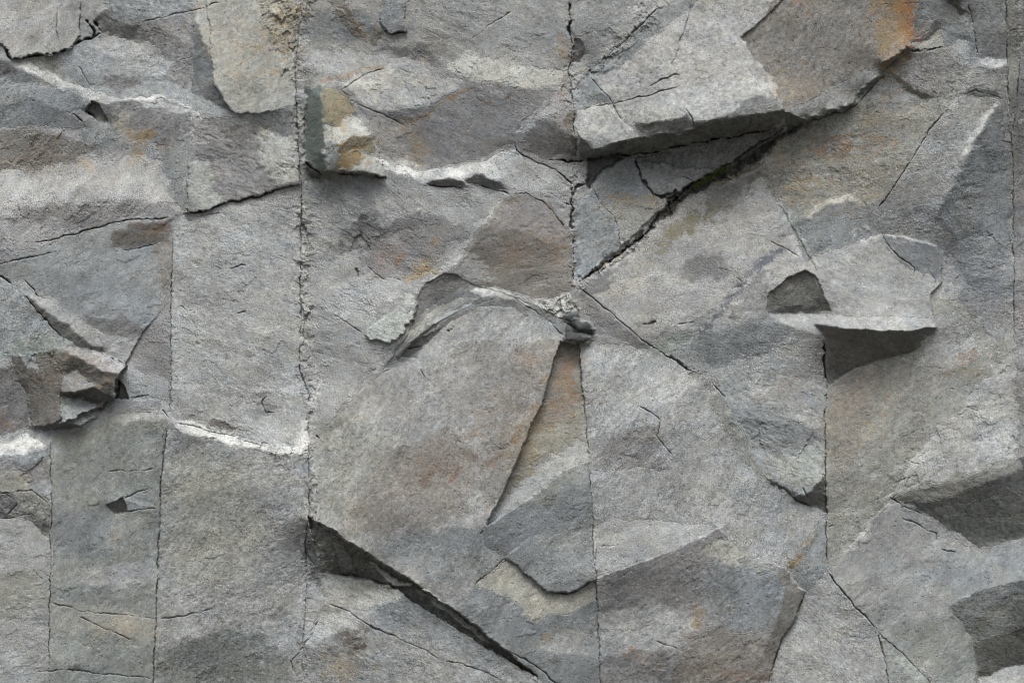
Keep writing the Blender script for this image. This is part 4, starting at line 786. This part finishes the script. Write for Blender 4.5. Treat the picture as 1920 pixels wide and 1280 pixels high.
# ------------------------------------------------------------------ materials
def rock_material(name):
    m = bpy.data.materials.new(name); m.use_nodes = True; n = m.node_tree; p = n.nodes['Principled BSDF']
    tc = n.nodes.new('ShaderNodeNewGeometry')
    def noise(scale, det=6, rough=.7):
        t = n.nodes.new('ShaderNodeTexNoise'); t.inputs['Scale'].default_value = scale
        t.inputs['Detail'].default_value = det; t.inputs['Roughness'].default_value = rough
        n.links.new(tc.outputs['Position'], t.inputs['Vector']); return t
    g = noise(170, 4, .8); r = n.nodes.new('ShaderNodeMapRange')
    r.inputs[1].default_value = .38; r.inputs[2].default_value = .62; r.inputs[3].default_value = .74; r.inputs[4].default_value = 1.26
    n.links.new(g.outputs['Fac'], r.inputs[0])
    mul = n.nodes.new('ShaderNodeVectorMath'); mul.operation = 'SCALE'
    at = n.nodes.new('ShaderNodeAttribute'); at.attribute_name = 'stone'; n.links.new(at.outputs['Color'], mul.inputs[0])
    n.links.new(r.outputs[0], mul.inputs['Scale']); n.links.new(mul.outputs[0], p.inputs['Base Color'])
    p.inputs['Roughness'].default_value = .9; p.inputs['Specular IOR Level'].default_value = .25
    b = n.nodes.new('ShaderNodeBump'); b.inputs['Strength'].default_value = .25; b.inputs['Distance'].default_value = .006
    n.links.new(noise(110, 5, .75).outputs['Fac'], b.inputs['Height']); n.links.new(b.outputs[0], p.inputs['Normal'])
    return m
MROCK = rock_material('weathered_rock')

# ------------------------------------------------------------------ build every block as its own solid
k = 1-DEP*S/D
VX = (PX-960)*S*k; VY = -DEP*S; VZ = ZC-(PY-640)*S*k
CO = np.stack([VX, VY, VZ], -1).reshape(-1, 3).astype(np.float32)
COL = np.concatenate([col, np.ones((H, W, 1))], -1).reshape(-1, 4).astype(np.float32)
lab = BID*64+PID; lab[BID < 0] = -1
lab = lab[:-1, :-1]
def cells_mesh(name, mask, ox, thick=.22):
    jj, ii = np.nonzero(mask); v0 = jj*W+ii
    quads = np.stack([v0, v0+W, v0+W+1, v0+1], -1)
    mp = np.pad(mask, 1)
    def edge(nb, a, b):
        e = ~nb[jj+1, ii+1]; return np.stack([quads[e, a], quads[e, b]], -1)
    up = np.roll(mp, 1, 0); dn = np.roll(mp, -1, 0); lf = np.roll(mp, 1, 1); rt = np.roll(mp, -1, 1)
    ed = np.vstack([edge(lf, 0, 1), edge(dn, 1, 2), edge(rt, 2, 3), edge(up, 3, 0)])
    used = np.unique(quads); mapi = np.full(H*W, -1, np.int64); mapi[used] = np.arange(len(used))
    eu = np.unique(ed); bmap = np.full(H*W, -1, np.int64); bmap[eu] = len(used)+np.arange(len(eu))
    bc = CO[eu].copy(); bc[:, 1] = np.maximum(bc[:, 1]+thick, .3)
    co = np.vstack([CO[used], bc])-np.array(ox, np.float32)
    fq = np.vstack([mapi[quads], np.stack([mapi[ed[:, 1]], mapi[ed[:, 0]], bmap[ed[:, 0]], bmap[ed[:, 1]]], -1)])
    cc = np.vstack([COL[used], COL[eu]])
    me = bpy.data.meshes.new(name); me.vertices.add(len(co)); me.vertices.foreach_set('co', co.ravel())
    me.loops.add(fq.size); me.loops.foreach_set('vertex_index', fq.ravel().astype(np.int32))
    me.polygons.add(len(fq)); me.polygons.foreach_set('loop_start', np.arange(len(fq), dtype=np.int32)*4)
    me.polygons.foreach_set('loop_total', np.full(len(fq), 4, np.int32))
    me.update(calc_edges=True)
    at = me.attributes.new('stone', 'FLOAT_COLOR', 'POINT'); at.data.foreach_set('color', cc.ravel())
    me.materials.append(MROCK)
    return me
def link(name, data, parent=None, loc=(0, 0, 0)):
    o = bpy.data.objects.new(name, data); scene.collection.objects.link(o)
    if parent: o.parent = parent
    o.location = loc; return o
small = []
for b, (name, label, cat, group, parts) in enumerate(THINGS):
    masks = {}
    for q, pn in enumerate(parts):
        m = lab == b*64+q
        c = int(m.sum())
        if c == 0: continue
        if c < 40 and q > 0: small.append((name, pn, c))
        if pn in ('front_face',): masks.setdefault('front_face', []).append(m)
        else: masks.setdefault((pn, q), []).append(m)
    tot = None
    for v in masks.values():
        for m in v: tot = m if tot is None else tot | m
    if tot is None: print('hidden thing', label); continue
    jj, ii = np.nonzero(tot)
    cx, cy = int(ii.mean()), int(jj.max())
    org = (float((xs[cx]-960)*S), 0.0, float(ZC-(ys[cy]-640)*S))
    if len(masks) == 1:
        o = link(name, cells_mesh(name, tot, org), None, org)
    else:
        o = link(name, None, None, org)
        for key, v in masks.items():
            m = v[0]
            for e in v[1:]: m = m | e
            pn = key if isinstance(key, str) else key[0]
            link(pn, cells_mesh(pn, m, org), o)
    o['label'] = label; o['category'] = cat; o['kind'] = 'thing'
    if group: o['group'] = group
print('small parts', small)
left = lab < 0
print('cells left to the cliff', int(left.sum()))
def tagstruct(o): o['kind'] = 'structure'; return o
if left.any(): tagstruct(link('rock_face', cells_mesh('rock_face', left, (0, 0, 0))))

# ------------------------------------------------------------------ the rest of the cliff, and the ground at its foot
def grid_mesh(name, X, Y, Z, keep, mat):
    h, wd = X.shape; co = np.stack([X, Y, Z], -1).reshape(-1, 3).astype(np.float32)
    j, i = np.nonzero(keep); v = j*wd+i
    q = np.stack([v, v+wd, v+wd+1, v+1], -1)
    me = bpy.data.meshes.new(name); me.from_pydata(co.tolist(), [], q.tolist()); me.materials.append(mat); return me
CS = .036
ux = np.arange(-12, 12.01, CS); uz = np.arange(-.3, 9.01, CS)
x0, x1 = (L_-960)*S, (R_-960)*S; z1, z0 = ZC-(T_-640)*S, ZC-(B_-640)*S
ux = np.unique(np.r_[ux[(ux < x0-.02) | (ux > x1+.02)], x0, x1, ux[(ux > x0+.02) & (ux < x1-.02)]])
uz = np.unique(np.r_[uz[(uz < z0-.02) | (uz > z1+.02)], z0, z1, uz[(uz > z0+.02) & (uz < z1-.02)]])
X, Z = np.meshgrid(ux, uz[::-1])
dd = np.maximum(np.maximum(x0-X, X-x1), np.maximum(z0-Z, Z-z1))
colb = np.stack([blur(col[..., q], 9) for q in range(3)], -1)
def blur_edge(j, i): return colb[j, i]*(1+.07*n2+.10*n3)[..., None]
def cnoise(lo, hi, beta):
    h, wd = X.shape; fy = np.fft.fftfreq(h, CS)[:, None]; fx = np.fft.rfftfreq(wd, CS)[None, :]
    f = np.sqrt(fx*fx+fy*fy)+1e-9; z = np.fft.irfft2(np.fft.rfft2(rng.standard_normal((h, wd)))*f**(-beta/2-.5)*np.exp(-(f*lo)**2)*(1-np.exp(-(f*hi)**2)), s=(h, wd))
    return z/z.std()
n1, n2, n3 = cnoise(.08, 1.2, 2.2), cnoise(.05, .5, 1.8), cnoise(.02, .2, 1.2)
NS = 420
seeds = np.stack([rng.uniform(-12, 12, NS), rng.uniform(-.5, 9, NS)], -1); sl = rng.normal(0, .15, (NS, 2)); so = rng.normal(0, .02, NS)
tn = rng.uniform(.74, 1.08, NS); tt = rng.normal(0, .010, (NS, 3))
best = np.full(X.shape, 1e9); kk = np.zeros(X.shape, int); XW, ZW = X+.012*n2, Z+.012*n1
for q in range(NS):
    d2 = (XW-seeds[q, 0])**2*2.2+(ZW-seeds[q, 1])**2+.35*(XW-seeds[q, 0])*(ZW-seeds[q, 1]); m = d2 < best; best[m] = d2[m]; kk[m] = q
relief = so[kk]+sl[kk, 0]*(X-seeds[kk, 0])+sl[kk, 1]*(Z-seeds[kk, 1])
ei = np.clip(np.rint((X/S+960-L_)/STEP).astype(int), 0, W-1); ej = np.clip(np.rint(((ZC-Z)/S+640-T_)/STEP).astype(int), 0, H-1)
fade = smooth(0, .7, np.maximum(dd, 0))          # the last facets of the surveyed face run on into the cliff
dpt = DEP[ej, ei]*S*(1-fade)+(relief+.012*n1+.003*n2+.0015*n3)*smooth(0, .9, dd)
Y = -dpt; XG, ZG = X, Z; X = X*(1-dpt/D); Z = ZC+(Z-ZC)*(1-dpt/D)
xc = .5*(XG[:-1, :-1]+XG[1:, 1:]); zc = .5*(ZG[:-1, :-1]+ZG[1:, 1:])
keep = ~((xc > x0) & (xc < x1) & (zc > z0) & (zc < z1))
cl = link('cliff', grid_mesh('cliff', X, Y, Z, keep, MROCK)); tagstruct(cl)
cc = .275*tn[kk]*(1+.07*n1+.07*n2+.10*n3); cc = np.clip(cc[..., None]*(1+tt[kk])*np.array((.99, 1, .985)), .05, .6); cc = cc*smooth(0, .5, dd)[..., None]+blur_edge(ej, ei)*(1-smooth(0, .5, dd))[..., None]
cl.data.attributes.new('stone', 'FLOAT_COLOR', 'POINT').data.foreach_set('color', np.concatenate([cc, np.ones(cc.shape[:2]+(1,))], -1).astype(np.float32).ravel())
gx_, gy_ = np.meshgrid(np.r_[-200, -60, np.arange(-16, 16.1, .4), 60, 200], np.r_[.6, np.arange(0, -30, -.4), -60, -200])
gz_ = rng.normal(0, .02, gx_.shape)
mg = bpy.data.materials.new('gravel'); mg.use_nodes = True; n = mg.node_tree; p = n.nodes['Principled BSDF']
t = n.nodes.new('ShaderNodeTexNoise'); t.inputs['Scale'].default_value = 9;  t.inputs['Detail'].default_value = 8
cr = n.nodes.new('ShaderNodeValToRGB'); cr.color_ramp.elements[0].color = (.035, .034, .03, 1); cr.color_ramp.elements[1].color = (.095, .09, .08, 1)
tc = n.nodes.new('ShaderNodeNewGeometry'); n.links.new(tc.outputs['Position'], t.inputs['Vector'])
n.links.new(t.outputs['Fac'], cr.inputs[0]); n.links.new(cr.outputs[0], p.inputs['Base Color']); p.inputs['Roughness'].default_value = .95
tagstruct(link('ground', grid_mesh('ground', gx_, gy_, gz_, np.ones((gx_.shape[0]-1, gx_.shape[1]-1), bool), mg)))

# ------------------------------------------------------------------ moss on the ledge under the overhang
mm = bpy.data.materials.new('moss'); mm.use_nodes = True; n = mm.node_tree; p = n.nodes['Principled BSDF']
t = n.nodes.new('ShaderNodeTexNoise'); t.inputs['Scale'].default_value = 60
cr = n.nodes.new('ShaderNodeValToRGB'); cr.color_ramp.elements[0].color = (.025, .035, .010, 1); cr.color_ramp.elements[1].color = (.13, .17, .035, 1)
n.links.new(t.outputs['Fac'], cr.inputs[0]); n.links.new(cr.outputs[0], p.inputs['Base Color']); p.inputs['Roughness'].default_value = 1
vs, fs = [], []
for _ in range(1500):
    u = rng.random(); cxp = 1298+u*92+rng.normal(0, 3); cyp = 352-u*54+rng.normal(0, 3.2)
    if rng.random() > math.exp(-((u-.32)/.30)**2): continue
    jx, jy = int(round((cxp-L_)/STEP)), int(round((cyp-T_)/STEP))
    c = np.array([VX[jy, jx], VY[jy, jx], VZ[jy, jx]])
    d = rng.normal(0, 1, 3)*.5+np.array([0, -.8, .7]); d /= np.linalg.norm(d); l = rng.uniform(.008, .018)
    s_ = np.cross(d, rng.normal(0, 1, 3)); s_ /= np.linalg.norm(s_); t_ = np.cross(d, s_)
    o = len(vs); wv = l*.28
    vs += [tuple(c+s_*wv), tuple(c-s_*wv*.5+t_*wv*.8), tuple(c-s_*wv*.5-t_*wv*.8), tuple(c+d*l)]
    fs += [(o, o+1, o+3), (o+1, o+2, o+3), (o+2, o, o+3)]
me = bpy.data.meshes.new('moss'); me.from_pydata(vs, [], fs); me.materials.append(mm)
mo = link('moss', me); mo['kind'] = 'stuff'; mo['label'] = 'green moss growing on the dirty ledge under the overhang'; mo['category'] = 'moss'
